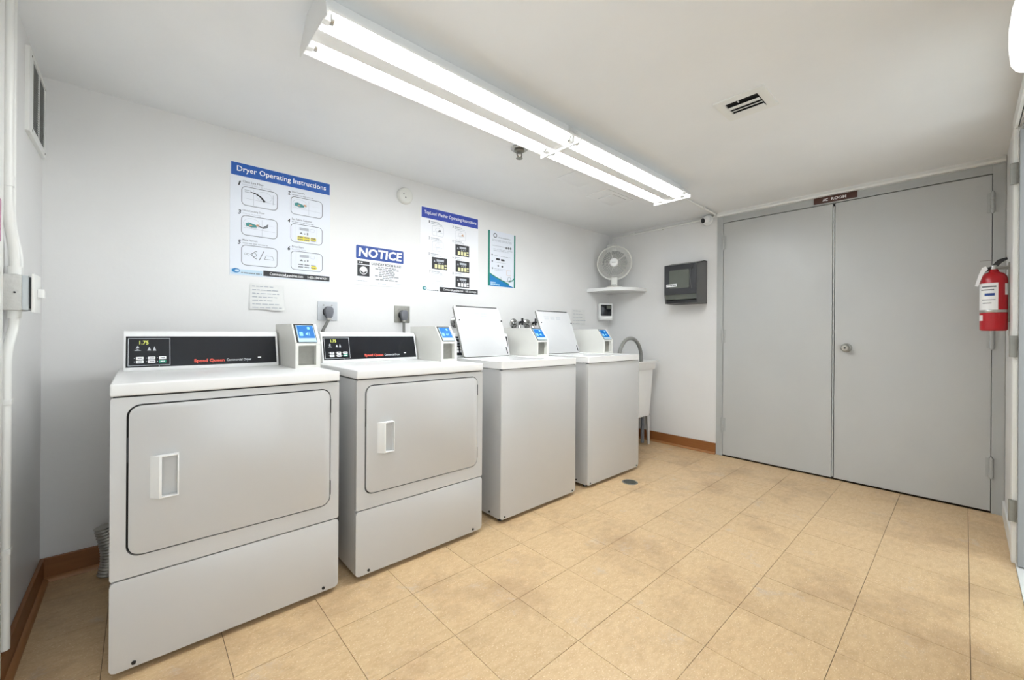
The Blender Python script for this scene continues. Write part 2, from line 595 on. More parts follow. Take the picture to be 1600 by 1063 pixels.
# grey steel frame and the two flush doors of the plant room
X = ROOM_L
fr = MB()
fr.box(X - 0.006, X + 0.08, AY0 - 0.052, AY0, 0, 2.10, 0.002)
fr.box(X - 0.006, X + 0.08, AY1, AY1 + 0.052, 0, 2.10, 0.002)
fr.box(X - 0.006, X + 0.08, AY1 + 0.052, AY0 - 0.052, 2.047, 2.10, 0.002)
frame = struct(fr, 'trim_1', 'frame_grey')
MB().box(X + 0.04, X + 0.075, AY1 + 0.05, AY0 - 0.05, 0.002, 2.05).build('door_stop', 'gasket', frame)
struct(MB().prism([(X, 2.104), (X - 0.022, 2.107), (X - 0.026, 2.118), (X - 0.018, 2.136), (X - 0.018, ROOM_H), (X, ROOM_H)], 'y', FRONT_Y + 0.002, AY0 - 0.004), 'trim_2', 'trim')

def leaf(name, ya, yb, hinge_y):
    o = struct(MB().box(X - 0.003, X + 0.038, yb, ya, 0.012, 2.042, 0.0015), name, 'door_grey')
    for zc in (1.872, 1.052, 0.275):
        h = MB()
        for k in range(5):
            h.cyl((X - 0.012, hinge_y, zc - 0.06 + k * 0.0242), (X - 0.012, hinge_y, zc - 0.06 + k * 0.0242 + 0.0225), 0.0095, seg=14)
        h.cyl((X - 0.012, hinge_y, zc - 0.066), (X - 0.012, hinge_y, zc + 0.067), 0.0055, seg=10)
        h.box(X - 0.008, X - 0.0025, hinge_y - 0.022, hinge_y + 0.022, zc - 0.058, zc + 0.058)
        h.build('hinge', 'frame_grey', o)
    return o
d1 = leaf('door_1', -1.1965, -1.962, -1.1965)
d2 = leaf('door_2', -1.978, -2.7315, -2.7335)
MB().box(X - 0.004, X + 0.02, -1.9745, -1.9655, 0.02, 2.02).build('meeting_strip', 'frame_grey', d1)
kn = MB()
KY, KZ = -2.047, 0.975
kn.lathe([(0.0, -0.062), (0.018, -0.061), (0.026, -0.052), (0.027, -0.044), (0.022, -0.034), (0.012, -0.028), (0.011, -0.012), (0.012, -0.003)], (X, KY, KZ), 'x', 28)
knob = kn.build('door_knob', 'steel', d2)
MB().lathe([(0.0, -0.011), (0.026, -0.010), (0.032, -0.006), (0.033, -0.002)], (X, KY, KZ), 'x', 28).build('rose', 'steel_dull', knob)
MB().cyl((X - 0.0625, KY, KZ), (X - 0.0635, KY, KZ), 0.007, seg=14).build('key_cylinder', 'black', knob)

# doorway to the outside: frame, door leaf swung outwards
en = MB()
en.box(DX1, DX1 + 0.07, FRONT_Y - 0.005, FRONT_Y + 0.012, 0, DZ + 0.06, 0.002)
en.box(DX0 - 0.07, DX0, FRONT_Y - 0.005, FRONT_Y + 0.012, 0, DZ + 0.06, 0.002)
en.box(DX0, DX1, FRONT_Y - 0.005, FRONT_Y + 0.012, DZ, DZ + 0.06, 0.002)
en.box(DX1 - 0.018, DX1 + 0.002, FRONT_Y - T, FRONT_Y, 0, DZ)
en.box(DX0 - 0.002, DX0 + 0.018, FRONT_Y - T, FRONT_Y, 0, DZ)
entry = struct(en, 'trim_3', 'trim')
MB().box(DX0 + 0.018, DX1 - 0.018, FRONT_Y - T, FRONT_Y - 0.012, DZ - 0.018, DZ + 0.001).build('head_jamb', 'frame_grey', entry)
MB().box(DX0, DX1, FRONT_Y - T, FRONT_Y, -0.012, 0.006, 0.002).build('threshold', 'concrete', entry)
cn = MB()
for (a, b) in ((CX0 - 0.055, CX0), (CX1, CX1 + 0.07)):
    cn.box(a, b, FRONT_Y - 0.005, FRONT_Y + 0.012, 0, DZ + 0.06, 0.002)
cn.box(CX0, CX1, FRONT_Y - 0.005, FRONT_Y + 0.012, DZ, DZ + 0.06, 0.002)
near = struct(cn, 'trim_5', 'trim')
MB().box(CX0, CX1, FRONT_Y - T, FRONT_Y, -0.012, 0.006, 0.002).build('threshold', 'concrete', near)
lx = DX1 - 0.02
d3 = struct(MB().box(lx - 0.044, lx, FRONT_Y - T - 0.9, FRONT_Y - 0.003, 0.012, 2.02, 0.002), 'door_3', 'leaf_grey')
for zc in (1.83, 1.02, 0.25):
    hb = MB().cyl((lx + 0.006, FRONT_Y + 0.017, zc - 0.05), (lx + 0.006, FRONT_Y + 0.017, zc + 0.05), 0.0065, seg=12)
    hb.box(lx - 0.001, lx + 0.006, FRONT_Y - 0.002, FRONT_Y + 0.016, zc - 0.05, zc + 0.05)
    hb.build('hinge', 'steel_dull', d3)
MB().box(lx - 0.0475, lx - 0.0435, FRONT_Y - 0.11, FRONT_Y - 0.024, 0.93, 0.99, 0.001).build('bolt_plate', 'bronze', d3)
MB().box(lx - 0.0470, lx - 0.0435, FRONT_Y - 0.75, FRONT_Y - 0.028, 0.14, 0.42, 0.001).build('lower_panel', 'green_panel', d3)  # plain green panel low on the outer door leaf

# casing of a doorway at the end of the left wall
struct(MB().box(0, 0.014, -0.88, -0.745, 0, 2.10, 0.003), 'trim_4', 'trim')

# ------------------------------------------------------------------ ceiling lights
FY, FX0, FLEN = -1.188, 0.722, 1.222
def fixture(label):
    t = thing('fluorescent_light', label, 'ceiling light', (FX0, FY, ROOM_H), 0, 'strip lights end to end on the ceiling')
    # local z = 0 at ceiling
    MB().box(0.002, FLEN - 0.002, -0.062, 0.062, -0.045, 0, 0.003).build('channel', 'reflector', t)
    rf = MB()
    for s in (-1, 1):
        rf.prism([(s * 0.060, -0.030), (s * 0.134, -0.084), (s * 0.134, -0.092), (s * 0.131, -0.092), (s * 0.058, -0.036)], 'x', 0.004, FLEN - 0.004)
    rf.build('reflector', 'reflector', t)
    MB().prism([(-0.050, -0.044), (0.050, -0.044), (0.034, -0.097), (-0.034, -0.097)], 'x', 0.004, FLEN - 0.004).build('ballast_cover', 'reflector', t)
    for x in (0.0, FLEN - 0.003):
        MB().prism([(-0.062, -0.0), (-0.138, -0.076), (-0.138, -0.110), (0.138, -0.110), (0.138, -0.076), (0.062, -0.0)], 'x', x, x + 0.003).build('end_plate', 'reflector', t)
    for s in (-1, 1):
        tb = MB().cyl((0.040, s * 0.082, -0.082), (FLEN - 0.040, s * 0.082, -0.082), 0.0155, seg=18).build('tube', 'glow', t)
        for x0, x1 in ((0.028, 0.040), (FLEN - 0.040, FLEN - 0.028)):
            MB().cyl((x0, s * 0.082, -0.082), (x1, s * 0.082, -0.082), 0.0162, seg=18).build('end_cap', 'steel', tb)
        for x0, x1 in ((0.004, 0.028), (FLEN - 0.028, FLEN - 0.004)):
            MB().box(x0, x1, s * 0.082 - 0.014, s * 0.082 + 0.014, -0.099, -0.045, 0.003).build('lamp_holder', 'plastic', t)
    return t
fx1 = fixture('twin-tube strip light whose far end plate faces the wall grille')
fx2 = copy_tree(fx1)
fx2.location = (FX0 + FLEN + 0.004, FY, ROOM_H)
fx2['label'] = 'twin-tube strip light linked by conduit to the security camera wall'

# conduit from the light to the corner behind the fan
def fillet(pts, r=0.04, n=6):
    pts = [Vector(p) for p in pts]
    out = [pts[0]]
    for a, b, c in zip(pts, pts[1:], pts[2:]):
        d0, d1 = (a - b).normalized(), (c - b).normalized()
        k = min(r, (a - b).length * 0.45, (c - b).length * 0.45)
        p, q = b + d0 * k, b + d1 * k
        for i in range(n + 1):
            s = i / n
            out.append(p * (1 - s) ** 2 + b * 2 * s * (1 - s) + q * s * s)
    out.append(pts[-1])
    return out
ct = thing('conduit', 'thin white painted conduit from strip light along ceiling to fan corner', 'conduit', (ROOM_L - 0.02, -0.6, 2.09))
path = fillet([(3.17, -1.172, 2.128), (3.55, -1.15, 2.128), (4.098, -1.135, 2.128), (4.102, -1.10, 2.108), (4.102, -0.06, 2.098), (4.102, -0.055, 2.02)], 0.05)
MB().tube(path, 0.0085, 10).build('pipe', 'trim', ct, world=True)
for y in (-0.32, -0.62):
    MB().box(ROOM_L - 0.022, ROOM_L, y - 0.012, y + 0.012, 2.088, 2.114, 0.003).build('pipe_clip', 'trim', ct, world=True)
MB().box(3.80, 3.824, -1.160, -1.126, 2.116, ROOM_H, 0.003).build('pipe_clip', 'trim', ct, world=True)
MB().box(4.06, ROOM_L, -0.105, -0.012, 1.935, 2.03, 0.004).build('outlet_box', 'trim', ct, world=True)

# ceiling fittings
sp = thing('fire_sprinkler', 'small metal fire sprinkler head on the ceiling', 'sprinkler', (1.935, -0.885, ROOM_H))
MB().lathe([(0.0, -0.002), (0.041, -0.001), (0.041, -0.006), (0.034, -0.011), (0.027, -0.008), (0.0, -0.008)]).build('escutcheon', 'steel', sp)
MB().lathe([(0.022, -0.006), (0.024, -0.018), (0.012, -0.026), (0.0, -0.027)]).build('body', 'steel_dull', sp)
for s in (-1, 1):
    MB().tube([(s * 0.013, 0, -0.022), (s * 0.016, 0, -0.034), (s * 0.010, 0, -0.045), (s * 0.002, 0, -0.050)], 0.003, 8).build('frame_arm', 'steel_dull', sp)
MB().lathe([(0.0, -0.050), (0.015, -0.051), (0.016, -0.054), (0.0, -0.055)], seg=20).build('deflector', 'steel_dull', sp)
sp.scale = (1.22, 1.22, 1.12)

vt = thing('ceiling_vent', 'white square ceiling air vent with curved louvres and a dark gap', 'vent', (2.387, -1.937, ROOM_H))
MB().ring(rrect(-0.108, 0.108, -0.106, 0.106, 0.004), rrect(-0.066, 0.072, -0.068, 0.068, 0.003), 'z', -0.007, 0).build('flange', 'trim', vt)
MB().box(-0.066, 0.072, -0.068, 0.068, -0.001, -0.0001).build('duct_opening', 'dark_hole', vt)
for k, (xa, w) in enumerate(((-0.036, 0.032), (0.006, 0.016), (0.032, 0.037))):
    pr = [(xa, -0.0125), (xa + w * 0.5, -0.0120), (xa + w, -0.0085), (xa + w, -0.0070), (xa + w * 0.5, -0.0105), (xa + 0.001, -0.0110)]
    b = MB()
    b.bm.free(); b.bm = bmesh.new()
    A = [b.bm.verts.new((p[0], -0.066, p[1])) for p in pr]
    B = [b.bm.verts.new((p[0], 0.066, p[1])) for p in pr]
    b.bm.faces.new(A); b.bm.faces.new(B[::-1])
    for i in range(len(pr)):
        j = (i + 1) % len(pr)
        b.bm.faces.new((A[i], B[i], B[j], A[j]))
    b.build('louvre', 'trim', vt)
MB().box(-0.062, -0.046, 0.012, 0.016, -0.008, -0.001).build('damper_pin', 'trim', vt)

for (x0, x1, y0, y1, lab) in ((2.43, 2.68, -0.952, -0.722, 'flat white painted-over square patch on the ceiling by the middle joint of the strip lights'),
                              (2.875, 3.225, -0.842, -0.632, 'white painted-over ceiling plate with raised inner square')):
    t = thing('ceiling_plate', lab, 'ceiling plate', ((x0 + x1) / 2, (y0 + y1) / 2, ROOM_H))
    hx, hy = (x1 - x0) / 2, (y1 - y0) / 2
    if 'inner' in lab:
        MB().box(-hx, hx, -hy, hy, -0.003, 0, 0.001).build('plate', 'ceiling', t)
        MB().box(-hx * 0.35, hx * 0.72, -hy * 0.7, hy * 0.62, -0.009, -0.003, 0.002).build('inner_cover', 'ceiling', t)
    else:
        MB().box(-hx, hx, -hy, hy, -0.003, 0, 0.001).build('plate', 'ceiling', t)

# wall lamp on the front wall
sc = thing('wall_lamp', 'lit white frosted glass wall lamp on the doorway wall', 'wall lamp', (1.75, FRONT_Y, 1.70))
MB().lathe([(0.0, 0.012), (0.040, 0.011), (0.044, 0.004), (0.044, 0.0)], (0, 0, 0.15), 'y', 24).build('back_plate', 'trim', sc)
MB().cyl((0, 0.006, 0.15), (0, 0.041, 0.165), 0.010, seg=12).build('arm', 'trim', sc)
gl = MB().lathe([(0.040, -0.038), (0.046, -0.025), (0.049, 0.01), (0.049, 0.05), (0.044, 0.10), (0.034, 0.14), (0.022, 0.165), (0.012, 0.172),
            (0.012, 0.168), (0.020, 0.161), (0.031, 0.137), (0.041, 0.10), (0.046, 0.05), (0.046, 0.01), (0.043, -0.025), (0.038, -0.036)], (0, 0.051, 0), 'z', 36, closed=True)
gl.build('glass_shade', 'sconce_glass', sc)

# ------------------------------------------------------------------ posters and notices on the back wall
rng = random.Random(3)
P1 = thing('instruction_poster', 'large blue-headed dryer instruction poster above the handwritten note', 'poster', (0.660, -0.0, 1.368), 0, 'instruction posters')
MB().box(0, 0.512, -0.0016, -0.0002, 0, 0.608).build('sheet', 'paper', P1)
def fl(off=0.0024): return Flat((0, 0, 0), off=off)
fl().rect(0.004, 0.508, 0.537, 0.605).build('title_band', 'blue', P1)
fl(0.0030).text('Dryer Operating Instructions', 0.030, 0.486, 0.552, 0.590, bold=0.012).build('title_lettering', 'white_print', P1)
frames = [(0.051, 0.225, 0.382, 0.486), (0.292, 0.467, 0.382, 0.486), (0.051, 0.225, 0.221, 0.329), (0.292, 0.467, 0.221, 0.329), (0.052, 0.226, 0.058, 0.169), (0.294, 0.469, 0.060, 0.170)]
caps = [('Clean Lint Filter', 'Limpiar el filtro de pelusas'), ('Load Laundry', None), ('Close Loading Door', 'Cierre la puerta'),
        ('Set Fabric Selector', None), ('Make Payment', None), ('Press Start', 'Presione Start')]
nums = [(0.045, 0.498), (0.286, 0.501), (0.046, 0.343), (0.286, 0.340), (0.046, 0.181), (0.287, 0.181)]
for k, (x0, x1, z0, z1) in enumerate(frames):
    pf = fl().outline(x0, x1, z0, z1, 0.022, 0.0032).build('picture_frame', 'ink_grey', P1)
    fl().text(str(k + 1), nums[k][0] - 0.010, nums[k][0] + 0.004, nums[k][1] - 0.012, nums[k][1] + 0.012, bold=0.03, shear=0.2).build('step_number', 'ink', P1)
    a, b = caps[k]
    wd = min(0.0058 * len(a), 0.12)
    f = fl().text(a, x0 + 0.006, x0 + 0.006 + wd, z1 + 0.019, z1 + 0.031, bold=0.01)
    f.build('caption', 'ink_grey', P1)
    g = fl()
    if b: g.text(b, x0 + 0.006, x0 + 0.006 + min(0.0054 * len(b), 0.135), z1 + 0.004, z1 + 0.014)
    else: g.words(x0 + 0.006, x0 + 0.125, z1 + 0.009, 0.005, rng)
    g.build('caption', 'ink_pale', P1)
# step drawings
def drum_drawing(x0, x1, z0, z1, split):
    h = z1 - z0
    w = x1 - x0
    f = fl(0.0028)
    f.line((x0 + 0.012, z0 + 0.38 * h), (x1 - 0.012, z0 + 0.34 * h), 0.0012)
    f.line((x0 + split * w, z0 + 0.06 * h), (x0 + split * w, z1 - 0.12 * h), 0.0012)
    f.circle(x0 + 0.28 * w if split > 0.4 else x0 + 0.62 * w, z0 + 0.62 * h, 0.22 * w, 0.0012, 0.26 * h)
    f.rect(x0 + 0.66 * w, x0 + 0.90 * w, z0 + 0.62 * h, z0 + 0.625 * h)
    return f
f = drum_drawing(*frames[0], 0.33)
x0, x1, z0, z1 = frames[0]
f.words(x0 + 0.014, x0 + 0.045, z1 - 0.020, 0.004, rng, 0.2, 0.5).words(x0 + 0.016, x0 + 0.040, z1 - 0.030, 0.004, rng, 0.2, 0.5)
f.line((x1 - 0.022, z1 - 0.02), (x1 - 0.022, z0 + 0.03), 0.003)
f.build('line_drawing', 'ink_pale', P1)
fl(0.0031).path([(x0 + 0.042, z1 - 0.026), (x0 + 0.068, z1 - 0.031), (x0 + 0.090, z1 - 0.043), (x0 + 0.105, z1 - 0.060), (x0 + 0.110, z1 - 0.068)], [0.004, 0.006, 0.008, 0.010, 0.012]).build('sweep_arrow', 'ink', P1)
for k in (1, 2):
    x0, x1, z0, z1 = frames[k]
    drum_drawing(x0, x1, z0, z1, 0.56).build('line_drawing', 'ink_pale', P1)
    cx, cz = x0 + 0.046, z0 + 0.060
    fl(0.0031).poly([(cx - 0.026, cz + 0.006), (cx - 0.010, cz + 0.012), (cx + 0.024, cz + 0.002), (cx + 0.026, cz - 0.010), (cx, cz - 0.014), (cx - 0.024, cz - 0.008)]).build('laundry_drawing', 'teal', P1)
    fl(0.0034).disc(cx + 0.031, cz + 0.001, 0.008, 0.006).disc(cx - 0.002, cz - 0.004, 0.008, 0.004).build('hand_drawing', 'tan_ink', P1)
    if k == 2:
        fl(0.0036).poly([(cx + 0.03, cz + 0.003), (cx + 0.055, cz - 0.004), (cx + 0.082, cz + 0.018), (cx + 0.080, cz - 0.004), (cx + 0.058, cz - 0.012), (cx + 0.034, cz - 0.004)]).build('sweep_arrow', 'ink_grey', P1)
for k in (3, 5):
    x0, x1, z0, z1 = frames[k]
    f = fl(0.0028)
    f.rect(x0 + 0.028, x0 + 0.0288, z0 + 0.008, z1 - 0.004).rect(x1 - 0.032, x1 - 0.0312, z0 + 0.008, z1 - 0.004)
    f.rect(x0 + 0.048, x0 + 0.098, z1 - 0.034, z1 - 0.018).outline(x0 + 0.106, x0 + 0.130, z1 - 0.036, z1 - 0.018, 0.004, 0.0012)
    f.build('panel_drawing', 'ink_pale', P1)
    f = fl(0.0028)
    f.poly([(x0 + 0.048, z1 - 0.056), (x0 + 0.066, z1 - 0.056), (x0 + 0.057, z1 - 0.044)]).poly([(x0 + 0.072, z1 - 0.056), (x0 + 0.080, z1 - 0.056), (x0 + 0.076, z1 - 0.046)]).rect(x0 + 0.088, x0 + 0.095, z1 - 0.058, z1 - 0.044)
    f.build('symbol_row', 'ink_grey', P1)
    if k == 3:
        fl(0.0028).rr(x0 + 0.036, x0 + 0.104, z0 + 0.012, z0 + 0.040, 0.006).rr(x0 + 0.108, x0 + 0.140, z0 + 0.018, z0 + 0.040, 0.006).build('button_highlight', 'yellow', P1)
    else:
        fl(0.0028).disc(x0 + 0.126, z0 + 0.022, 0.017, 0.012).build('button_highlight', 'yellow', P1)
    f = fl(0.0032)
    for a in (0.040, 0.074, 0.110):
        for q in (0.034, 0.020):
            f.words(x0 + a, x0 + a + 0.026, z0 + q, 0.006, rng, 0.12, 0.4)
    f.build('button_lettering', 'ink_grey', P1)
x0, x1, z0, z1 = frames[4]
f = fl(0.0028)
f.circle(x0 + 0.019, z0 + 0.062, 0.006, 0.0015).circle(x0 + 0.032, z0 + 0.061, 0.006, 0.0015)
f.loop([(x0 + 0.042, z0 + 0.062), (x0 + 0.066, z0 + 0.082), (x0 + 0.074, z0 + 0.082), (x0 + 0.074, z0 + 0.038), (x0 + 0.064, z0 + 0.040)],
       [(x0 + 0.045, z0 + 0.062), (x0 + 0.067, z0 + 0.079), (x0 + 0.072, z0 + 0.079), (x0 + 0.072, z0 + 0.041), (x0 + 0.066, z0 + 0.043)])
f.circle(x0 + 0.060, z0 + 0.061, 0.011, 0.002)
f.line((x0 + 0.084, z0 + 0.034), (x0 + 0.106, z0 + 0.086), 0.0035)
f.loop([(x0 + 0.116, z0 + 0.064), (x0 + 0.148, z0 + 0.064), (x0 + 0.158, z0 + 0.042), (x0 + 0.108, z0 + 0.042)],
       [(x0 + 0.118, z0 + 0.062), (x0 + 0.147, z0 + 0.062), (x0 + 0.155, z0 + 0.044), (x0 + 0.111, z0 + 0.044)])
f.build('coin_drawing', 'ink_grey', P1)
ft = fl().rect(0.156, 0.510, 0.008, 0.038).build('footer_bar', 'ink', P1)
fl(0.0030).text('CommercialLaundries.com', 0.188, 0.360, 0.015, 0.031, bold=0.012).build('footer_lettering', 'white_print', P1)
fl(0.0030).text('1-855-254-WASH', 0.386, 0.496, 0.016, 0.030, bold=0.012).build('footer_lettering', 'white_print', P1)
fl().rect(0.004, 0.152, 0.006, 0.034).build('footer_tint', 'pale_blue', P1)
fl(0.0028).disc(0.028, 0.026, 0.019, 0.012).build('logo', 'cyan_blue', P1)
fl(0.0032).disc(0.033, 0.026, 0.010, 0.006).build('logo_bubble', 'pale_blue', P1)
fl(0.0028).words(0.052, 0.148, 0.016, 0.005, rng).build('logo_lettering', 'ink_grey', P1)

P2 = thing('instruction_poster', 'violet-blue headed washer instruction poster with dark keypad pictures', 'poster', (1.795, 0, 1.362), 0, 'instruction posters')
MB().box(0, 0.520, -0.0016, -0.0002, 0, 0.616).build('sheet', 'paper_white', P2)
fl().rect(0.008, 0.516, 0.536, 0.612).build('title_band', 'blue2', P2)
fl(0.0030).text('TopLoad Washer Operating Instructions', 0.030, 0.500, 0.558, 0.590, bold=0.012).build('title_lettering', 'white_print', P2)
cells = [('a', 0.096, 0.195, 0.418, 0.494), ('b', 0.302, 0.398, 0.418, 0.492), ('a', 0.096, 0.195, 0.304, 0.376), ('k', 0.300, 0.430, 0.297, 0.384),
         ('k', 0.095, 0.228, 0.173, 0.260), ('k', 0.303, 0.433, 0.172, 0.260), ('a', 0.102, 0.203, 0.055, 0.132), ('g', 0.303, 0.434, 0.054, 0.138)]
for k, (kind, x0, x1, z0, z1) in enumerate(cells):
    fl().text(str(k + 1), x0 - 0.028, x0 - 0.018, z1 + 0.010, z1 + 0.030, bold=0.02).build('step_number', 'ink_grey', P2)
    fl().words(x0 - 0.010, x0 + 0.060, z1 + 0.022, 0.007, rng, 0.2, 0.5).words(x0 - 0.010, x0 + 0.084, z1 + 0.010, 0.004, rng, 0.1, 0.3).build('caption', 'ink_pale', P2)
    if kind in 'kg':
        pf = fl().rect(x0, x1, z0, z1).build('keypad_picture', 'ink', P2)
        w, h = x1 - x0, z1 - z0
        f = fl(0.0028)
        f.rect(x0 + 0.30 * w, x0 + 0.78 * w, z0 + 0.66 * h, z0 + 0.84 * h)
        f.poly([(x0 + 0.12 * w, z0 + 0.60 * h), (x0 + 0.22 * w, z0 + 0.60 * h), (x0 + 0.17 * w, z0 + 0.80 * h)])
        for q in range(3): f.rect(x0 + (0.42 + 0.13 * q) * w, x0 + (0.48 + 0.13 * q) * w, z0 + 0.50 * h, z0 + 0.58 * h)
        f.build('keypad_print', 'ink_pale', P2)
        f = fl(0.0028)
        for q in range(3): f.rect(x0 + (0.18 + 0.22 * q) * w, x0 + (0.34 + 0.22 * q) * w, z0 + 0.08 * h, z0 + 0.42 * h)
        for q in (0.10, 0.32): f.rect(x0 + 0.82 * w, x0 + 0.95 * w, z0 + q * h, z0 + (q + 0.13) * h)
        f.build('keypad_keys', 'pale_yellow' if kind == 'k' else 'white_print', P2)
    else:
        f = fl().outline(x0, x1, z0, z1, 0.014, 0.0018)
        f.line((x0 + 0.01, z0 + 0.030), (x1 - 0.01, z0 + 0.028), 0.0015).line((x0 + 0.04, z0 + 0.005), (x0 + 0.04, z0 + 0.028), 0.0015)
        f.circle((x0 + x1) / 2, z0 + 0.045, 0.022, 0.0015, 0.015)
        f.build('line_drawing', 'ink_pale', P2)
        if k in (0, 1):
            fl(0.0028).poly([(x0 + 0.045, z0 + 0.036), (x0 + 0.078, z0 + 0.034), (x0 + 0.066, z0 + 0.052), (x0 + 0.058, z0 + 0.042)]).build('laundry_drawing', 'ink_grey' if k == 0 else 'tan_ink', P2)
fl().rect(0.162, 0.518, 0.010, 0.044).build('footer_bar', 'ink', P2)
fl(0.0030).text('CommercialLaundries.com', 0.195, 0.375, 0.020, 0.036, bold=0.012).build('footer_lettering', 'white_print', P2)
fl(0.0030).text('1-855-254-WASH', 0.395, 0.502, 0.020, 0.034, bold=0.012).build('footer_lettering', 'white_print', P2)
fl().disc(0.036, 0.026, 0.017, 0.014).build('logo', 'teal', P2)
fl(0.0028).disc(0.041, 0.026, 0.009, 0.007).build('logo_bubble', 'pale_blue', P2)
fl().words(0.058, 0.152, 0.014, 0.006, rng).build('logo_lettering', 'ink_grey', P2)

N1 = thing('notice_sign', 'small white laundry rules sign headed NOTICE in blue', 'sign', (1.316, 0, 1.375))
MB().box(0, 0.356, -0.003, -0.0002, 0, 0.262).build('panel', 'paper_white', N1)
fn = lambda off=0.0036: Flat((0, 0, 0), off=off)
fn().rr(0.016, 0.348, 0.166, 0.253, 0.008).build('header_band', 'navy', N1)
fn(0.0042).text('NOTICE', 0.032, 0.336, 0.180, 0.240, bold=0.035, shear=0.08).build('header_lettering', 'white_print', N1)
fn().rect(0.025, 0.106, 0.132, 0.153).rect(0.025, 0.106, 0.054, 0.127).build('washer_pictogram', 'ink', N1)
fn(0.0042).disc(0.041, 0.143, 0.005).disc(0.054, 0.143, 0.005).circle(0.066, 0.092, 0.026, 0.004).poly([(0.066 + 0.021 * math.cos(a), 0.093 + 0.021 * math.sin(a)) for a in [PI * i / 12 for i in range(13)]] + [(0.050, 0.088), (0.066, 0.078), (0.082, 0.088)]).build('pictogram_window', 'white_print', N1)
fn().text('LAUNDRY ROOM RULES', 0.120, 0.330, 0.134, 0.152, bold=0.02).build('subtitle_lettering', 'ink', N1)
f = fn()
for i, (a, b) in enumerate(((0.165, 0.290), (0.145, 0.312), (0.175, 0.275), (0.172, 0.284), (0.172, 0.282), (0.142, 0.312), (0.195, 0.262), (0.146, 0.310))):
    f.words(a, b, 0.124 - i * 0.0118, 0.006, rng, 0.1, 0.25)
f.build('rule_lines', 'ink_grey', N1)
fn().words(0.020, 0.092, 0.024, 0.005, rng).words(0.165, 0.222, 0.014, 0.003, rng).words(0.298, 0.345, 0.022, 0.003, rng).build('small_print', 'ink_pale', N1)

G1 = thing('payment_poster', 'green-edged payment poster with blue wave beside the washer poster', 'poster', (2.414, 0, 1.452))
MB().box(0, 0.309, -0.0016, -0.0002, 0, 0.462).build('sheet', 'paper', G1)
fl().rect(0.003, 0.022, 0.004, 0.459).build('side_band', 'green', G1)
fl().rect(0.289, 0.306, 0.004, 0.459).build('side_band', 'green', G1)
cv = [(0.022, 0.100), (0.045, 0.088), (0.091, 0.070), (0.161, 0.046), (0.234, 0.022), (0.289, 0.006)]
fl().poly([(0.022, 0.004), (0.289, 0.004)] + cv[::-1]).build('wave', 'cyan_blue', G1)
fl(0.0027).poly([(a, b + 0.012) for a, b in cv[:5]] + [(a, b) for a, b in cv[:5]][::-1]).poly([(0.230, 0.062), (0.270, 0.068), (0.289, 0.088), (0.289, 0.074), (0.272, 0.058), (0.240, 0.054)]).build('wave_edge', 'green', G1)
fl().circle(0.077, 0.425, 0.020, 0.008).build('logo', 'ink_grey', G1)
for (xa, xb, z, h) in ((0.112, 0.246, 0.414, 0.008), (0.045, 0.270, 0.390, 0.004), (0.045, 0.262, 0.380, 0.004), (0.05, 0.190, 0.340, 0.005), (0.06, 0.270, 0.312, 0.004), (0.06, 0.240, 0.300, 0.004), (0.07, 0.262, 0.258, 0.004), (0.07, 0.200, 0.204, 0.004), (0.07, 0.195, 0.150, 0.004), (0.07, 0.165, 0.138, 0.004)):
    fl().words(xa, xb, z, h, rng).build('text_line', 'ink_pale', G1)
fl().disc(0.201, 0.336, 0.010).disc(0.226, 0.337, 0.010).disc(0.250, 0.338, 0.010).disc(0.046, 0.262, 0.007).disc(0.048, 0.209, 0.007).disc(0.050, 0.151, 0.007).build('bullet_dots', 'ink_grey', G1)
fl().rr(0.088, 0.130, 0.222, 0.238, 0.005).rr(0.142, 0.182, 0.220, 0.236, 0.005).disc(0.112, 0.176, 0.008).disc(0.156, 0.174, 0.009).build('store_badges', 'ink', G1)
fl().outline(0.204, 0.256, 0.104, 0.148, 0.003, 0.002).build('payment_box_drawing', 'tan_ink', G1)
fl(0.0028).line((0.138, 0.056), (0.262, 0.052), 0.003).line((0.140, 0.052), (0.144, 0.085), 0.003).circle(0.236, 0.070, 0.018, 0.003, 0.024).build('hose_drawing', 'ink_grey', G1)
fl(0.0028).words(0.030, 0.085, 0.032, 0.009, rng, 0.25, 0.4).words(0.030, 0.128, 0.018, 0.009, rng, 0.2, 0.4).build('wave_lettering', 'pale_blue', G1)

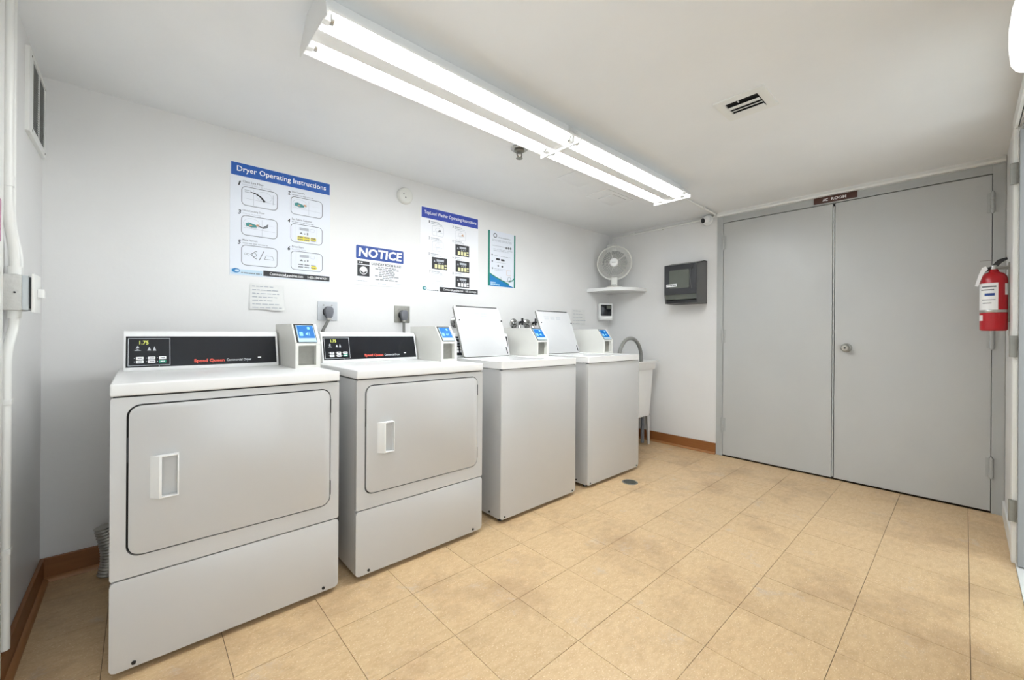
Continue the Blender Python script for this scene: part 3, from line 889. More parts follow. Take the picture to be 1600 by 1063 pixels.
def taped_note(name, label, x0, z0, w, h, nl, curl):
    t = thing(name, label, 'note', (x0, 0, z0))
    bm = bmesh.new()
    nx, nz = 8, 8
    g = [[bm.verts.new((w * i / nx, -0.0015 - curl * (1 - j / nz) ** 2 * (0.3 + 0.7 * (i / nx) ** 2), h * j / nz + 0.004 * math.sin(i * 0.8) * (1 - j / nz) * (curl / 0.02))) for j in range(nz + 1)] for i in range(nx + 1)]
    for i in range(nx):
        for j in range(nz):
            bm.faces.new((g[i][j], g[i + 1][j], g[i + 1][j + 1], g[i][j + 1]))
    r = bmesh.ops.extrude_face_region(bm, geom=list(bm.faces))
    for v in r['geom']:
        if isinstance(v, bmesh.types.BMVert): v.co.y -= 0.0006
    b = MB(); b.bm.free(); b.bm = bm
    b.build('sheet', 'note_paper', t)
    f = Flat((0, 0, 0), off=0)
    r2 = random.Random(nl)
    for k in range(nl):
        z = h * (0.90 - 0.82 * k / (nl - 1))
        x = w * 0.07
        while x < w * r2.uniform(0.62, 0.95):
            e = x + w * r2.uniform(0.06, 0.18)
            y = -0.0030 - curl * (1 - z / h) ** 2 * (0.3 + 0.7 * ((x + e) / 2 / w) ** 2) - 0.0012
            q = len(f.v)
            hh = 0.0022
            for px, pz in ((x, z - hh), (e, z - hh), (e, z + hh), (x, z + hh)):
                f.v.append(Vector((px, y, pz)))
            f.f.append((q, q + 1, q + 2, q + 3))
            x = e + w * 0.03
    f.build('handwriting', 'ink_pale', t)
    return t
taped_note('paper_note', 'curled handwritten paper note taped under the dryer poster', 0.752, 1.188, 0.168, 0.142, 7, 0.018)
taped_note('paper_note', 'faint small paper note taped to the wall near the fan corner', 3.49, 1.152, 0.208, 0.156, 5, 0.002)

# smoke alarm
sm = thing('smoke_alarm', 'round white smoke alarm high on the wall between posters', 'smoke alarm', (1.668, 0, 2.014))
MB().lathe([(0.056, 0.0), (0.056, -0.016), (0.052, -0.027), (0.044, -0.032), (0.0, -0.033)], (0, 0, 0), 'y', 36).build('housing', 'cream', sm)
for (a, b) in ((-0.020, 0.004), (-0.006, -0.016)):
    MB().cyl((a, -0.0332, b), (a, -0.0340, b), 0.0042, seg=12).build('sounder_hole', 'ink', sm)

# power outlets with angled plugs
def outlet(x, z, plate, label, cord_dx, cord_label):
    t = thing('wall_outlet', label, 'outlet', (x, 0, z))
    MB().box(-0.058, 0.058, -0.006, 0, -0.058, 0.058, 0.002).build('cover_plate', plate, t)
    MB().lathe([(0.030, -0.005), (0.030, -0.0085), (0.0, -0.009)], (0, 0, -0.006), 'y', 28).build('receptacle', 'black', t)
    for (a, b) in ((-0.024, 0.036), (0.024, 0.036)):
        MB().cyl((a, -0.005, b), (a, -0.0078, b), 0.004, seg=12).build('screw', 'steel_dull', t)
    c = thing('power_cord', cord_label, 'power cord', (x, -0.01, z - 0.006), 0)
    pl = MB()
    pl.prism([(-0.024, 0.020), (-0.014, 0.032), (0.008, 0.033), (0.020, 0.022), (0.023, 0.0), (0.017, -0.026), (0.010, -0.036), (-0.014, -0.036), (-0.021, -0.022), (-0.026, 0.0)], 'y', -0.040, -0.001, 0.004)
    pl.build('plug', 'plug', c)
    MB().box(-0.013, 0.010, -0.036, -0.010, -0.048, -0.034, 0.003).build('cord_clamp', 'steel', c)
    MB().tube([(-0.002, -0.022, -0.044), (cord_dx * 0.3, -0.024, -0.07), (cord_dx * 0.75, -0.030, -0.11), (cord_dx, -0.045, -0.17), (cord_dx, -0.06, -0.26), (cord_dx, -0.08, -0.45)], 0.0088, 10).build('cable', 'cord', c)
outlet(1.160, 1.194, 'silver_print', 'square pale outlet plate with plug beside the first payment box', -0.050, 'grey plug and cord hanging at a slant from pale plate')
outlet(1.656, 1.192, 'steel_dull', 'square grey metal outlet plate below the NOTICE sign', -0.006, 'grey plug and cord hanging straight down from grey metal plate')

# washer supply valves
def valve(x, label, hose, grp=None):
    t = thing('water_valve', label, 'valve', (x, 0, 1.148), 0, grp)
    MB().lathe([(0.044, 0.0), (0.043, -0.006), (0.030, -0.014), (0.016, -0.017), (0.0, -0.017)], (0, 0, 0), 'y', 28).build('escutcheon', 'chrome', t)
    b = MB()
    b.cyl((0, -0.010, 0), (0, -0.075, 0), 0.013, seg=14)
    b.lathe([(0.0, -0.085), (0.017, -0.080), (0.020, -0.066), (0.017, -0.052), (0.0, -0.048)], (0, 0, 0), 'y', 18)
    b.cyl((0, -0.066, 0), (0, -0.080, -0.045), 0.012, 0.014, seg=14)
    b.build('body', 'chrome', t)
    h = MB()
    h.cyl((0, -0.080, 0.004), (0, -0.108, 0.012), 0.006, seg=10)
    h.box(-0.007, 0.007, -0.118, -0.104, -0.014, 0.046, 0.004)
    h.box(-0.030, 0.030, -0.117, -0.107, 0.006, 0.020, 0.004)
    h.build('handle', 'black', t)
    MB().cyl((0, -0.081, -0.043), (0, -0.085, -0.058), 0.016, seg=12).build('hose_nut', 'steel', t)
    MB().tube([(0, -0.084, -0.054), (0.002, -0.088, -0.10), (0.006, -0.088, -0.2), (0.006, -0.085, -0.5)], 0.0105, 10).build('supply_hose', hose, t)
valve(2.098, 'chrome water valve half hidden behind the open lid of the washer by the dryers', 'rubber')
valve(2.705, 'chrome water valve between the two open washer lids, clear of both', 'rubber', None)
valve(2.865, 'chrome water valve close beside the open lid of the washer by the sink', 'rubber', None)

# ------------------------------------------------------------------ dryers
DW, DD, FRONT = 0.675, 0.705, -0.895
def make_dryer(label):
    t = thing('tumble_dryer', label, 'dryer', (0, 0, 0), 0, 'tumble dryers')
    MB().box(0.003, DW - 0.003, 0.022, DD, 0.022, 0.862, 0.006).build('cabinet', 'enamel', t)
    up = MB()
    op = rrect(0.036, 0.642, 0.364, 0.838, 0.036, 6)
    up.ring(rrect(0, DW, 0.304, 0.8615, 0.008, 6), op, 'y', 0.0, 0.024)
    up.build('front_panel', 'enamel', t)
    MB().prism(rrect(0.030, 0.648, 0.358, 0.844, 0.036, 6), 'y', 0.014, 0.0215).build('door_gasket', 'gasket', t)
    MB().prism(rrect(0, DW, 0.022, 0.2995, 0.014, 6), 'y', 0.0, 0.021, 0.003).build('lower_panel', 'enamel', t)
    d = MB().prism(rrect(0.0415, 0.6375, 0.3695, 0.8335, 0.031, 6), 'y', -0.004, 0.016, 0.0025).build('door', 'enamel', t)
    h = MB()
    hx0, hx1, hz0, hz1 = 0.091, 0.161, 0.537, 0.671
    h.prism([(hx0, -0.004), (hx0 + 0.004, -0.008), (hx0 + 0.022, -0.027), (hx0 + 0.028, -0.027), (hx0 + 0.0275, -0.0045)], 'z', hz0, hz1, 0.001)
    h.prism([(hx1 - 0.003, -0.004), (hx1 - 0.003, -0.026), (hx1, -0.025), (hx1 + 0.001, -0.004)], 'z', hz0 + 0.004, hz1 - 0.001, 0.0008)
    h.prism([(hx0 + 0.020, -0.0035), (hx0 + 0.024, -0.0265), (hx1, -0.0255), (hx1, -0.0035)], 'z', hz1 - 0.004, hz1, 0.0008)
    h.prism([(hx0 + 0.020, -0.0035), (hx0 + 0.024, -0.0265), (hx1, -0.0255), (hx1, -0.0035)], 'z', hz0, hz0 + 0.004, 0.0008)
    h.build('pull_handle', 'plastic', d)
    for zc in (0.765, 0.435):
        MB().box(0.6385, 0.6425, -0.003, 0.008, zc - 0.028, zc + 0.028).build('hinge', 'rubber', d)
    MB().box(0.037, 0.0408, 0.002, 0.008, 0.66, 0.735).build('latch_gap', 'black', d)
    for x in (0.056, DW - 0.058):
        MB().lathe([(0.0, -0.0045), (0.0055, -0.0035), (0.006, -0.0005)], (x, 0, 0.036), 'y', 16).build('screw', 'black', t)
    MB().box(-0.001, DW + 0.001, -0.005, DD, 0.8665, 0.905, 0.006, 3).build('top', 'enamel_lit', t)
    MB().box(0.006, DW - 0.006, 0.004, DD - 0.01, 0.8605, 0.868).build('top_seam', 'gasket', t)
    for x in (0.03, DW - 0.05):
        for y in (0.05, DD - 0.07):
            MB().cyl((x + 0.01, y, 0.0), (x + 0.01, y, 0.024), 0.016, seg=12).build('foot', 'rubber', t)
    cs = MB()
    cs.prism([(0.496, 0.9055), (0.494, 0.912), (0.532, 1.052), (0.540, 1.062), (0.556, 1.066), (DD - 0.01, 1.066), (DD - 0.01, 0.9055)], 'x', 0.018, 0.562)
    c = cs.build('control_console', 'enamel_lit', t)
    up_v = Vector((0, 0.038, 0.140)).normalized()
    org = Vector((0, 0.494, 0.912)) + up_v * 0.008
    F2 = lambda off: Flat(org, up=up_v, off=off)
    H = 0.128
    F2(0.0012).rect(0.024, 0.554, 0, H).build('control_panel', 'console', c)
    F2(0.002).loop([(0.030, 0.006), (0.160, 0.006), (0.160, H - 0.008), (0.030, H - 0.008)], [(0.0318, 0.0078), (0.1582, 0.0078), (0.1582, H - 0.0098), (0.0318, H - 0.0098)]).rect(0.124, 0.1258, 0.0, 0.006).build('panel_outline', 'silver_print', c)
    F2(0.002).text('1.75', 0.064, 0.092, H - 0.034, H - 0.018, bold=0.01).build('display_digits', 'led', c)
    f = F2(0.002)
    f.poly([(0.048, 0.068), (0.070, 0.068), (0.059, 0.074)]).poly([(0.053, 0.076), (0.064, 0.078), (0.060, 0.088), (0.057, 0.086)])
    f.poly([(0.088, 0.068), (0.100, 0.068), (0.094, 0.084)]).poly([(0.105, 0.067), (0.116, 0.067), (0.110, 0.086)])
    f.build('cycle_symbols', 'silver_print', c)
    for i, x in enumerate((0.054, 0.090, 0.124)):
        for j, z in enumerate((0.016, 0.031)):
            k = F2(0.002).rr(x, x + 0.023, z, z + 0.0115, 0.002).build('button', 'green_key' if (i == 2 and j == 0) else 'white_print', c)
            F2(0.0024).words(x + 0.005, x + 0.019, z + 0.006, 0.004, rng, 0.2, 0.5).build('button_lettering', 'ink_grey' if not (i == 2 and j == 0) else 'white_print', k)
            F2(0.002).rect(x - 0.006, x - 0.003, z + 0.005, z + 0.0075).build('button_mark', 'silver_print', c)
    F2(0.002).text('Speed Queen', 0.238, 0.348, 0.008, 0.027, bold=0.05).build('red_lettering', 'red_print', c)
    F2(0.002).text('Commercial Dryer', 0.355, 0.450, 0.010, 0.025, bold=0.015).build('white_lettering', 'silver_print', c)
    F2(0.002).rr(0.476, 0.490, 0.024, 0.029, 0.002).build('badge', 'white_print', c)
    return t

dry1 = make_dryer('white tumble dryer standing next to the bare left wall')
dry1.location = (0.2440, FRONT, 0)
dry2 = copy_tree(dry1)
dry2.location = (0.9920, FRONT, 0)
dry2['label'] = 'white tumble dryer standing between the other dryer and a washer'

# card payment boxes
def make_paybox(label, w):
    t = thing('payment_box', label, 'payment box', (0, 0, 0), 0, 'card payment boxes on the machines')
    prof = [(0.0, 0.0), (0.0, 0.110), (0.070, 0.198), (0.36, 0.198), (0.36, 0.0)]
    fw = 0.012
    b = MB()
    b.prism(prof, 'x', 0, fw)                                   # cheeks and shell around the front recess
    b.prism(prof, 'x', w - 0.018, w)
    b.prism([(0.030, 0.0), (0.030, 0.100), (0.003, 0.100), (0.003, 0.110), (0.072, 0.196), (0.36, 0.196), (0.36, 0.0)], 'x', fw, w - 0.018)
    b.box(fw, w - 0.018, 0.001, 0.032, 0.0, 0.012)
    b.build('housing', 'cream', t)
    MB().box(fw + 0.001, w - 0.019, 0.0275, 0.0295, 0.0125, 0.100).build('coin_door', 'steel_dull', t)
    upv = Vector((0, 0.070, 0.088)).normalized()
    F3 = lambda off: Flat((0, 0, 0.110), up=upv, off=off)
    sl = 0.1124
    a, bx = 0.006, w - 0.012
    F3(0.0012).rect(a, bx, 0.004, sl - 0.003).build('screen_bezel', 'gasket', t)
    F3(0.0018).rect(a + 0.008, bx - 0.003, 0.006, sl - 0.010).build('screen_rim', 'screen_bar', t)
    s = F3(0.0024).rect(a + 0.012, bx - 0.006, 0.028, sl - 0.012).build('screen', 'screen', t)
    q = (bx - 0.006) - (a + 0.012)
    x0 = a + 0.012
    F3(0.003).rr(x0 + 0.08 * q, x0 + 0.30 * q, 0.040, 0.062, 0.003).poly([(x0 + 0.44 * q, 0.050), (x0 + 0.60 * q, 0.062), (x0 + 0.60 * q, 0.042)]).rect(x0 + 0.66 * q, x0 + 0.70 * q, 0.042, 0.060).rr(x0 + 0.62 * q, x0 + 0.78 * q, 0.078, 0.092, 0.003).build('screen_icons', 'screen_icon', s)
    F3(0.003).rr(x0, x0 + q, 0.008, 0.024, 0.005).build('card_slot_cover', 'screen_bar', t)
    return t

def washer_lid_angle(): return math.atan2(0.132, 0.340)

# ------------------------------------------------------------------ washers
WW = 0.650
def make_washer(label):
    t = thing('washing_machine', label, 'washing machine', (0, 0, 0), 0, 'top-loading washing machines')
    cb = MB()
    cb.box(0.003, 0.009, 0.0216, DD, 0.022, 0.862)
    cb.box(WW - 0.009, WW - 0.003, 0.0216, DD, 0.022, 0.862)
    cb.box(0.009, WW - 0.009, DD - 0.006, DD, 0.022, 0.862)
    cb.box(0.009, WW - 0.009, 0.0216, DD - 0.006, 0.022, 0.034)
    cb.build('cabinet', 'enamel', t)
    MB().lathe([(0.215, 0.845), (0.222, 0.80), (0.222, 0.42), (0.205, 0.40), (0.0, 0.40), (0.0, 0.405), (0.200, 0.405), (0.217, 0.425), (0.217, 0.80), (0.208, 0.848)], (0.2535, 0.26, 0), 'z', 36, closed=False).build('wash_basket', 'steel', t)
    MB().lathe([(0.0, 0.40), (0.035, 0.40), (0.030, 0.70), (0.0, 0.72)], (0.2535, 0.26, 0.004), 'z', 20).build('agitator', 'plastic', t)
    MB().prism(rrect(0, WW, 0.022, 0.8605, 0.016, 6), 'y', 0.0, 0.0215, 0.004).build('front_panel', 'enamel', t)
    op = rrect(0.072, 0.435, 0.055, 0.415, 0.05, 6)
    top = MB().ring(rrect(-0.001, WW + 0.001, -0.005, DD, 0.008, 6), op, 'z', 0.8645, 0.905)
    tp = top.build('top', 'enamel_lit', t)
    MB().box(0.006, WW - 0.006, 0.004, 0.05, 0.8585, 0.866).build('top_seam', 'gasket', t)
    MB().ring(rrect(0.070, 0.437, 0.053, 0.417, 0.05, 6), rrect(0.100, 0.407, 0.083, 0.387, 0.05, 6), 'z', 0.852, 0.868).build('tub_ring', 'plastic', t)
    lg = math.hypot(0.132, 0.340)
    lid = MB().prism(rrect(0.056, 0.450, 0.0, lg, 0.014, 5), 'y', -0.006, 0.012, 0.003)
    rot = Matrix.Translation((0, 0.436, 0.908)) @ Matrix.Rotation(-washer_lid_angle(), 4, 'X')
    lid.xf(rot)
    l = lid.build('lid', 'lid', t)
    e = MB().ring(rrect(0.0545, 0.4515, -0.0015, lg + 0.0015, 0.0155, 5), rrect(0.058, 0.448, 0.002, lg - 0.002, 0.012, 5), 'y', -0.0035, 0.006)
    e.xf(rot).build('lid_edge', 'steel_dull', l)
    g = MB().box(0.075, 0.43, -0.0075, -0.0052, lg - 0.0085, lg - 0.0015)
    g.xf(rot).build('lid_gap', 'gasket', l)
    s = MB().box(0.428, 0.434, -0.010, -0.005, 0.012, 0.060, 0.002)
    s.xf(rot).build('lid_stay', 'rubber', l)
    for x in (0.080, 0.446):
        c = MB().cyl((x, -0.005, lg * 0.71), (x, -0.010, lg * 0.71), 0.0055, seg=12)
        c.xf(rot).build('lid_bumper', 'rubber', l)
    upv = rot.to_3x3() @ Vector((0, 0, 1))
    ff = Flat(rot @ Vector((0, 0, 0)), up=upv, off=0.0072)
    for k in range(3):
        ff.words(0.13 + 0.07 * k, 0.185 + 0.07 * k, lg - 0.055, 0.010, rng, 0.2, 0.5)
        ff.words(0.13 + 0.07 * k, 0.180 + 0.07 * k, lg - 0.072, 0.010, rng, 0.2, 0.5)
    ff.build('moulded_lettering', 'silver_print', l)
    for x in (0.03, WW - 0.03):
        MB().lathe([(0.0, -0.0045), (0.0045, -0.0035), (0.005, -0.0005)], (x, 0, 0.034), 'y', 14).build('screw', 'rubber', t)
    MB().lathe([(0.0, -0.0045), (0.0055, -0.0035), (0.006, -0.0005)], (0.002, 0.10, 0.040), 'x', 14).build('screw', 'black', t)
    for x in (0.04, WW - 0.04):
        for y in (0.05, DD - 0.07):
            MB().cyl((x, y, 0.0), (x, y, 0.024), 0.016, seg=12).build('foot', 'rubber', t)
    cs = MB().prism([(0.512, 0.9055), (0.510, 0.912), (0.540, 1.050), (0.548, 1.060), (0.560, 1.064), (DD - 0.01, 1.064), (DD - 0.01, 0.9055)], 'x', 0.030, 0.520)
    c = cs.build('control_console', 'enamel_lit', t)
    up_v = Vector((0, 0.030, 0.138)).normalized()
    org = Vector((0, 0.510, 0.912)) + up_v * 0.006
    F2 = lambda off: Flat(org, up=up_v, off=off)
    F2(0.0012).rect(0.038, 0.512, 0, 0.126).build('control_panel', 'console', c)
    F2(0.002).words(0.046, 0.120, 0.112, 0.006, rng).words(0.046, 0.11, 0.086, 0.010, rng, 0.12, 0.2).words(0.046, 0.11, 0.068, 0.006, rng, 0.12, 0.2).build('cycle_symbols', 'ink_pale', c)
    for i in range(3):
        for j in range(2):
            F2(0.002).rr(0.046 + i * 0.036, 0.072 + i * 0.036, 0.018 + j * 0.020, 0.034 + j * 0.020, 0.002).build('button', 'white_print', c)
    return t
was1 = make_washer('white top-loading washer with open lid next to the dryers')
was1.location = (1.8000, FRONT, 0)
was2 = copy_tree(was1)
was2.location = (2.5840, FRONT, 0)
was2['label'] = 'white top-loading washer with open lid next to the utility sink'

PB = [(0.815, 0.104, 'cream card payment box on top of the dryer by the left wall'),
      (1.563, 0.104, 'cream card payment box on top of the dryer beside the washer'),
      (2.328, 0.118, 'white card payment box on top of the washer beside the dryers'),
      (3.106, 0.122, 'white card payment box on top of the washer beside the sink')]
for x, w, lab in PB:
    t = make_paybox(lab, w)
    t.location = (x, -0.655, 0.9052)

# foil duct behind the first dryer
dk = [(0.205 + 0.012 * math.sin(i * 0.12), -0.118 - 0.0012 * i * 0, 0.018 + 0.0065 * i) for i in range(34)]
o = based(MB().tube(dk, 0.030, 14, ribs=0.09), 'dryer_duct', 'foil', (0.205, -0.118, 0.018))
o.location.z = 0.0
tag(o, 'ribbed foil dryer duct standing behind the dryer by the left wall', 'duct')

# ------------------------------------------------------------------ utility sink and hose
sk = thing('utility_sink', 'white floor-standing utility sink beside the last washer', 'sink', (3.745, -0.36, 0))
SX0, SX1, SY0, SY1 = 3.465, 4.030, -0.645, -0.085
def rr_at(ix, z):
    return [(x, y, z) for x, y in rrect(SX0 + ix, SX1 - ix, SY0 + ix, SY1 - ix, 0.035, 5)]
tb = MB()
rows = [rr_at(0.0, 0.812), rr_at(0.0, 0.798), rr_at(0.016, 0.794), rr_at(0.018, 0.738), rr_at(0.024, 0.730), rr_at(0.036, 0.722), rr_at(0.046, 0.50), rr_at(0.058, 0.285), rr_at(0.070, 0.278),
        rr_at(0.085, 0.30), rr_at(0.052, 0.78), rr_at(0.030, 0.806)]
vr = [[tb.bm.verts.new(p) for p in r] for r in rows]
for a, b in zip(vr, vr[1:] + vr[:1]):
    n = len(a)
    for i in range(n):
        j = (i + 1) % n
        tb.bm.faces.new((a[i], a[j], b[j], b[i]))
tb.build('tub', 'plastic', sk, world=True)
MB().box(SX0 + 0.08, SX1 - 0.08, SY0 + 0.08, SY1 - 0.08, 0.290, 0.302).build('tub_bottom', 'plastic', sk, world=True)
for sx, x in ((1, SX0 + 0.062), (-1, SX1 - 0.062)):
    for sy, y in ((1, SY0 + 0.062), (-1, SY1 - 0.062)):
        lgm = MB()
        top_, bot = 0.036, 0.016
        vs0 = [lgm.bm.verts.new(p) for p in ((x, y, 0.30), (x + sx * top_ * 1.4, y, 0.30), (x + sx * top_ * 1.4, y + sy * 0.006, 0.30), (x + sx * 0.006, y + sy * 0.006, 0.30), (x + sx * 0.006, y + sy * top_ * 1.4, 0.30), (x, y + sy * top_ * 1.4, 0.30))]
        vs1 = [lgm.bm.verts.new(p) for p in ((x, y, 0.0), (x + sx * bot * 1.4, y, 0.0), (x + sx * bot * 1.4, y + sy * 0.006, 0.0), (x + sx * 0.006, y + sy * 0.006, 0.0), (x + sx * 0.006, y + sy * bot * 1.4, 0.0), (x, y + sy * bot * 1.4, 0.0))]
        lgm.bm.faces.new(vs0); lgm.bm.faces.new(vs1[::-1])
        for i in range(6):
            lgm.bm.faces.new((vs0[i], vs1[i], vs1[(i + 1) % 6], vs0[(i + 1) % 6]))
        lg_o = lgm.build('leg', 'enamel', sk, smooth=False, world=True)
        for q in (0.012, 0.030):
            if sy > 0:
                b = MB().cyl((x + sx * q, y + 0.001, 0.288), (x + sx * q, y - 0.003, 0.288), 0.004, seg=10)
                bmesh.ops.translate(b.bm, vec=-Vector(sk.location), verts=b.bm.verts)
                b.build('bolt', 'steel_dull', lg_o)
MB().tube(fillet([(3.895, -0.545, 0.29), (3.895, -0.545, 0.02)], 0.02), 0.016, 14).build('drain_pipe', 'plug', sk, world=True)
MB().tube(fillet([(3.840, -0.520, 0.29), (3.840, -0.520, 0.12), (3.80, -0.15, 0.12), (3.80, -0.04, 0.12)], 0.05), 0.02, 12).build('trap_pipe', 'black', sk, world=True)
fc = MB()
fc.lathe([(0.018, 0.0), (0.018, 0.012), (0.010, 0.03), (0.009, 0.09), (0.013, 0.10), (0.012, 0.118), (0.0, 0.122)], (3.60, -0.105, 0.808), 'z', 18)
fc.build('tap_post', 'chrome', sk, world=True)
hp = []
for i in range(25):
    a = PI - PI * i / 24
    hp.append((3.652 + 0.196 * math.cos(a), -0.566 + 0.012 * i / 24, 0.862 + 0.192 * math.sin(a)))
hp = [(3.452, -0.566, 0.03), (3.452, -0.566, 0.4), (3.455, -0.566, 0.75)] + hp + [(3.849, -0.554, 0.80), (3.850, -0.553, 0.70)]
o = based(MB().tube(hp, 0.017, 14), 'drain_hose', 'hose', (3.452, -0.566, 0.03))
o.location.z = 0.001
tag(o, 'thick grey drain hose arching over into the utility sink', 'hose')

# floor drain
fd = thing('floor_drain', 'round metal floor drain grate in front of the last washer', 'drain', (DRAIN[0], DRAIN[1], 0))
MB().lathe([(0.056, 0.0), (0.055, 0.002), (0.046, 0.0025), (0.045, 0.0008), (0.0, 0.0008)], seg=32).build('rim', 'steel_dull', fd)
for k in range(-4, 5):
    hw = math.sqrt(max(0.044 ** 2 - (k * 0.0095) ** 2, 0))
    MB().box(-hw, hw, k * 0.0095 - 0.003, k * 0.0095 + 0.003, 0.0009, 0.0022).build('grate_bar', 'grate', fd)

# ------------------------------------------------------------------ corner shelf, fan, dispensers
pts = [(ROOM_L - 0.001, -0.001)]
A, B = 0.385, 0.455
for i in range(21):
    a = PI / 2 * i / 20
    pts.append((ROOM_L - 0.001 - A * abs(math.cos(a)) ** 0.8, -0.001 - B * abs(math.sin(a)) ** 0.8))
sh = thing('corner_shelf', 'white curved corner shelf under the fan', 'shelf', (ROOM_L - 0.15, -0.15, 1.495))
MB().prism(pts, 'z', 1.495, 1.527, 0.004).build('board', 'plastic', sh, world=True)

fan = thing('desk_fan', 'white round desk fan on the corner shelf', 'fan', (3.905, -0.212, 1.527), math.radians(-62))
MB().lathe([(0.085, 0.0), (0.086, 0.008), (0.075, 0.020), (0.040, 0.028), (0.0, 0.030)], (0, 0, 0)).build('base', 'cream', fan)
MB().prism(rrect(-0.030, 0.030, 0.020, 0.115, 0.008), 'y', -0.018, 0.030, 0.004).build('neck', 'cream', fan)
for k in range(4):
    MB().box(-0.021 + k * 0.011, -0.014 + k * 0.011, -0.0215, -0.017, 0.034, 0.042, 0.001).build('speed_button', 'ink', fan)
FC = 0.262
MB().lathe([(0.0, 0.105), (0.045, 0.100), (0.052, 0.08), (0.052, 0.035), (0.0, 0.030)], (0, 0, FC), 'y', 28).build('motor_housing', 'cream', fan)
MB().torus((0, -0.006, FC), 0.170, 0.0075, 'y', 56, 8).build('guard_rim', 'cream', fan)
g = MB()
for k, R in enumerate((0.048, 0.060, 0.072, 0.084, 0.096, 0.108, 0.119, 0.130, 0.141, 0.151, 0.161)):
    g.torus((0, -0.045 + 0.035 * (R / 0.17) ** 3, FC), R, 0.0013, 'y', 40, 5)
for k in range(60):
    a = 2 * PI * k / 60
    pr = []
    for R in (0.036, 0.08, 0.12, 0.15, 0.168):
        sw = a + 0.5 * (R / 0.17)
        pr.append((R * math.cos(sw), -0.045 + 0.035 * (R / 0.17) ** 3, FC + R * math.sin(sw)))
    g.tube(pr, 0.0011, 4)
g.build('front_guard', 'cream', fan)['kind'] = 'stuff'
g = MB()
for k in range(40):
    a = 2 * PI * k / 40
    g.tube([(0.05 * math.cos(a), 0.040, FC + 0.05 * math.sin(a)), (0.13 * math.cos(a), 0.036, FC + 0.13 * math.sin(a)), (0.168 * math.cos(a), 0.0, FC + 0.168 * math.sin(a))], 0.0012, 4)
g.build('rear_guard', 'cream', fan)['kind'] = 'stuff'
for k in range(5):
    a0 = 2 * PI * k / 5
    b = MB()
    q = []
    for R, w in ((0.03, 0.45), (0.07, 0.58), (0.11, 0.60), (0.128, 0.52)):
        q.append([b.bm.verts.new((R * math.cos(a0 + s * w), s * 0.012 - 0.006, FC + R * math.sin(a0 + s * w))) for s in (-1, 0, 1)])
    for r0, r1 in zip(q, q[1:]):
        for i in range(2):
            b.bm.faces.new((r0[i], r0[i + 1], r1[i + 1], r1[i]))
    r = bmesh.ops.extrude_face_region(b.bm, geom=list(b.bm.faces))
    for v in r['geom']:
        if isinstance(v, bmesh.types.BMVert): v.co.y += 0.002
    b.build('blade', 'blade', fan)
hub = MB().lathe([(0.0, -0.060), (0.036, -0.059), (0.043, -0.053), (0.044, -0.044), (0.0, -0.043)], (0, 0, FC), 'y', 28).build('hub_cap', 'plastic', fan)
Flat((0, -0.0602, FC), off=0.0006).words(-0.020, 0.022, 0.0, 0.007, rng, 0.12, 0.2).build('badge_lettering', 'ink_grey', hub)

SOAP_X, SOAP_Y = 3.972, -0.044
sd = thing('soap_dispenser', 'small white wall box with dark window below the corner shelf', 'dispenser', (SOAP_X, SOAP_Y, 1.208), math.radians(-30))
MB().prism([(-0.071, -0.045), (0.071, -0.045), (0.071, 0.0), (0.040, 0.014), (-0.040, 0.012), (-0.071, 0.0)], 'z', 0.0, 0.176, 0.004).build('case', 'plastic', sd)
MB().prism(rrect(-0.060, 0.060, 0.046, 0.162, 0.006), 'y', -0.049, -0.0445, 0.001).build('window', 'console', sd)
Flat((0, -0.0492, 0), off=0.0005).rect(0.004, 0.054, 0.118, 0.154).build('window_label', 'smoke_window', sd)
MB().box(-0.060, 0.060, -0.056, -0.044, 0.006, 0.036, 0.004).build('push_bar', 'plastic', sd)

pd = thing('towel_dispenser', 'dark smoked plastic paper towel dispenser on the wall', 'paper dispenser', (ROOM_L, -0.903, 1.345), math.radians(-90))
# local: x right (world -y), front = -y, wall at y = 0
PWd = 0.152
bd = MB()
bd.prism([(-0.001, 0.0), (-0.001, 0.385), (-0.06, 0.385), (-0.205, 0.350), (-0.205, 0.085), (-0.185, 0.0)], 'x', PWd - 0.012, PWd)
bd.prism([(-0.001, 0.0), (-0.001, 0.385), (-0.06, 0.385), (-0.205, 0.350), (-0.205, 0.085), (-0.185, 0.0)], 'x', -PWd, -PWd + 0.012)
bd.box(-PWd, PWd, -0.012, -0.001, 0, 0.385)
bd.prism([(-0.001, 0.378), (-0.001, 0.385), (-0.06, 0.385), (-0.205, 0.350), (-0.203, 0.343), (-0.06, 0.378)], 'x', -PWd, PWd)
bd.build('body', 'smoke_side', pd)
MB().prism(rrect(-PWd + 0.008, PWd - 0.008, 0.080, 0.347, 0.012), 'y', -0.212, -0.200, 0.003).build('front_cover', 'smoke', pd)
MB().prism(rrect(-PWd + 0.052, PWd - 0.068, 0.135, 0.300, 0.012), 'y', -0.2145, -0.2115, 0.001).build('window', 'smoke_window', pd)
MB().prism([(-0.200, 0.080), (-0.190, 0.036), (-0.184, 0.036), (-0.194, 0.080)], 'x', -PWd + 0.012, PWd - 0.012).build('lower_window', 'smoke_window', pd)
MB().box(-PWd + 0.012, PWd - 0.012, -0.180, -0.020, 0.004, 0.030).build('paper_slot', 'black', pd)
MB().box(PWd - 0.052, PWd - 0.030, -0.2165, -0.2115, 0.300, 0.328, 0.002).build('lock', 'black', pd)
MB().tube([(PWd - 0.056, -0.213, 0.30), (PWd - 0.060, -0.214, 0.24), (PWd - 0.056, -0.214, 0.18), (PWd - 0.044, -0.213, 0.125)], 0.003, 8).build('cover_rib', 'smoke_side', pd)
Flat((0, -0.2146, 0), off=0.0006).rect(-PWd + 0.026, -PWd + 0.124, 0.150, 0.176).build('sticker', 'white_print', pd)
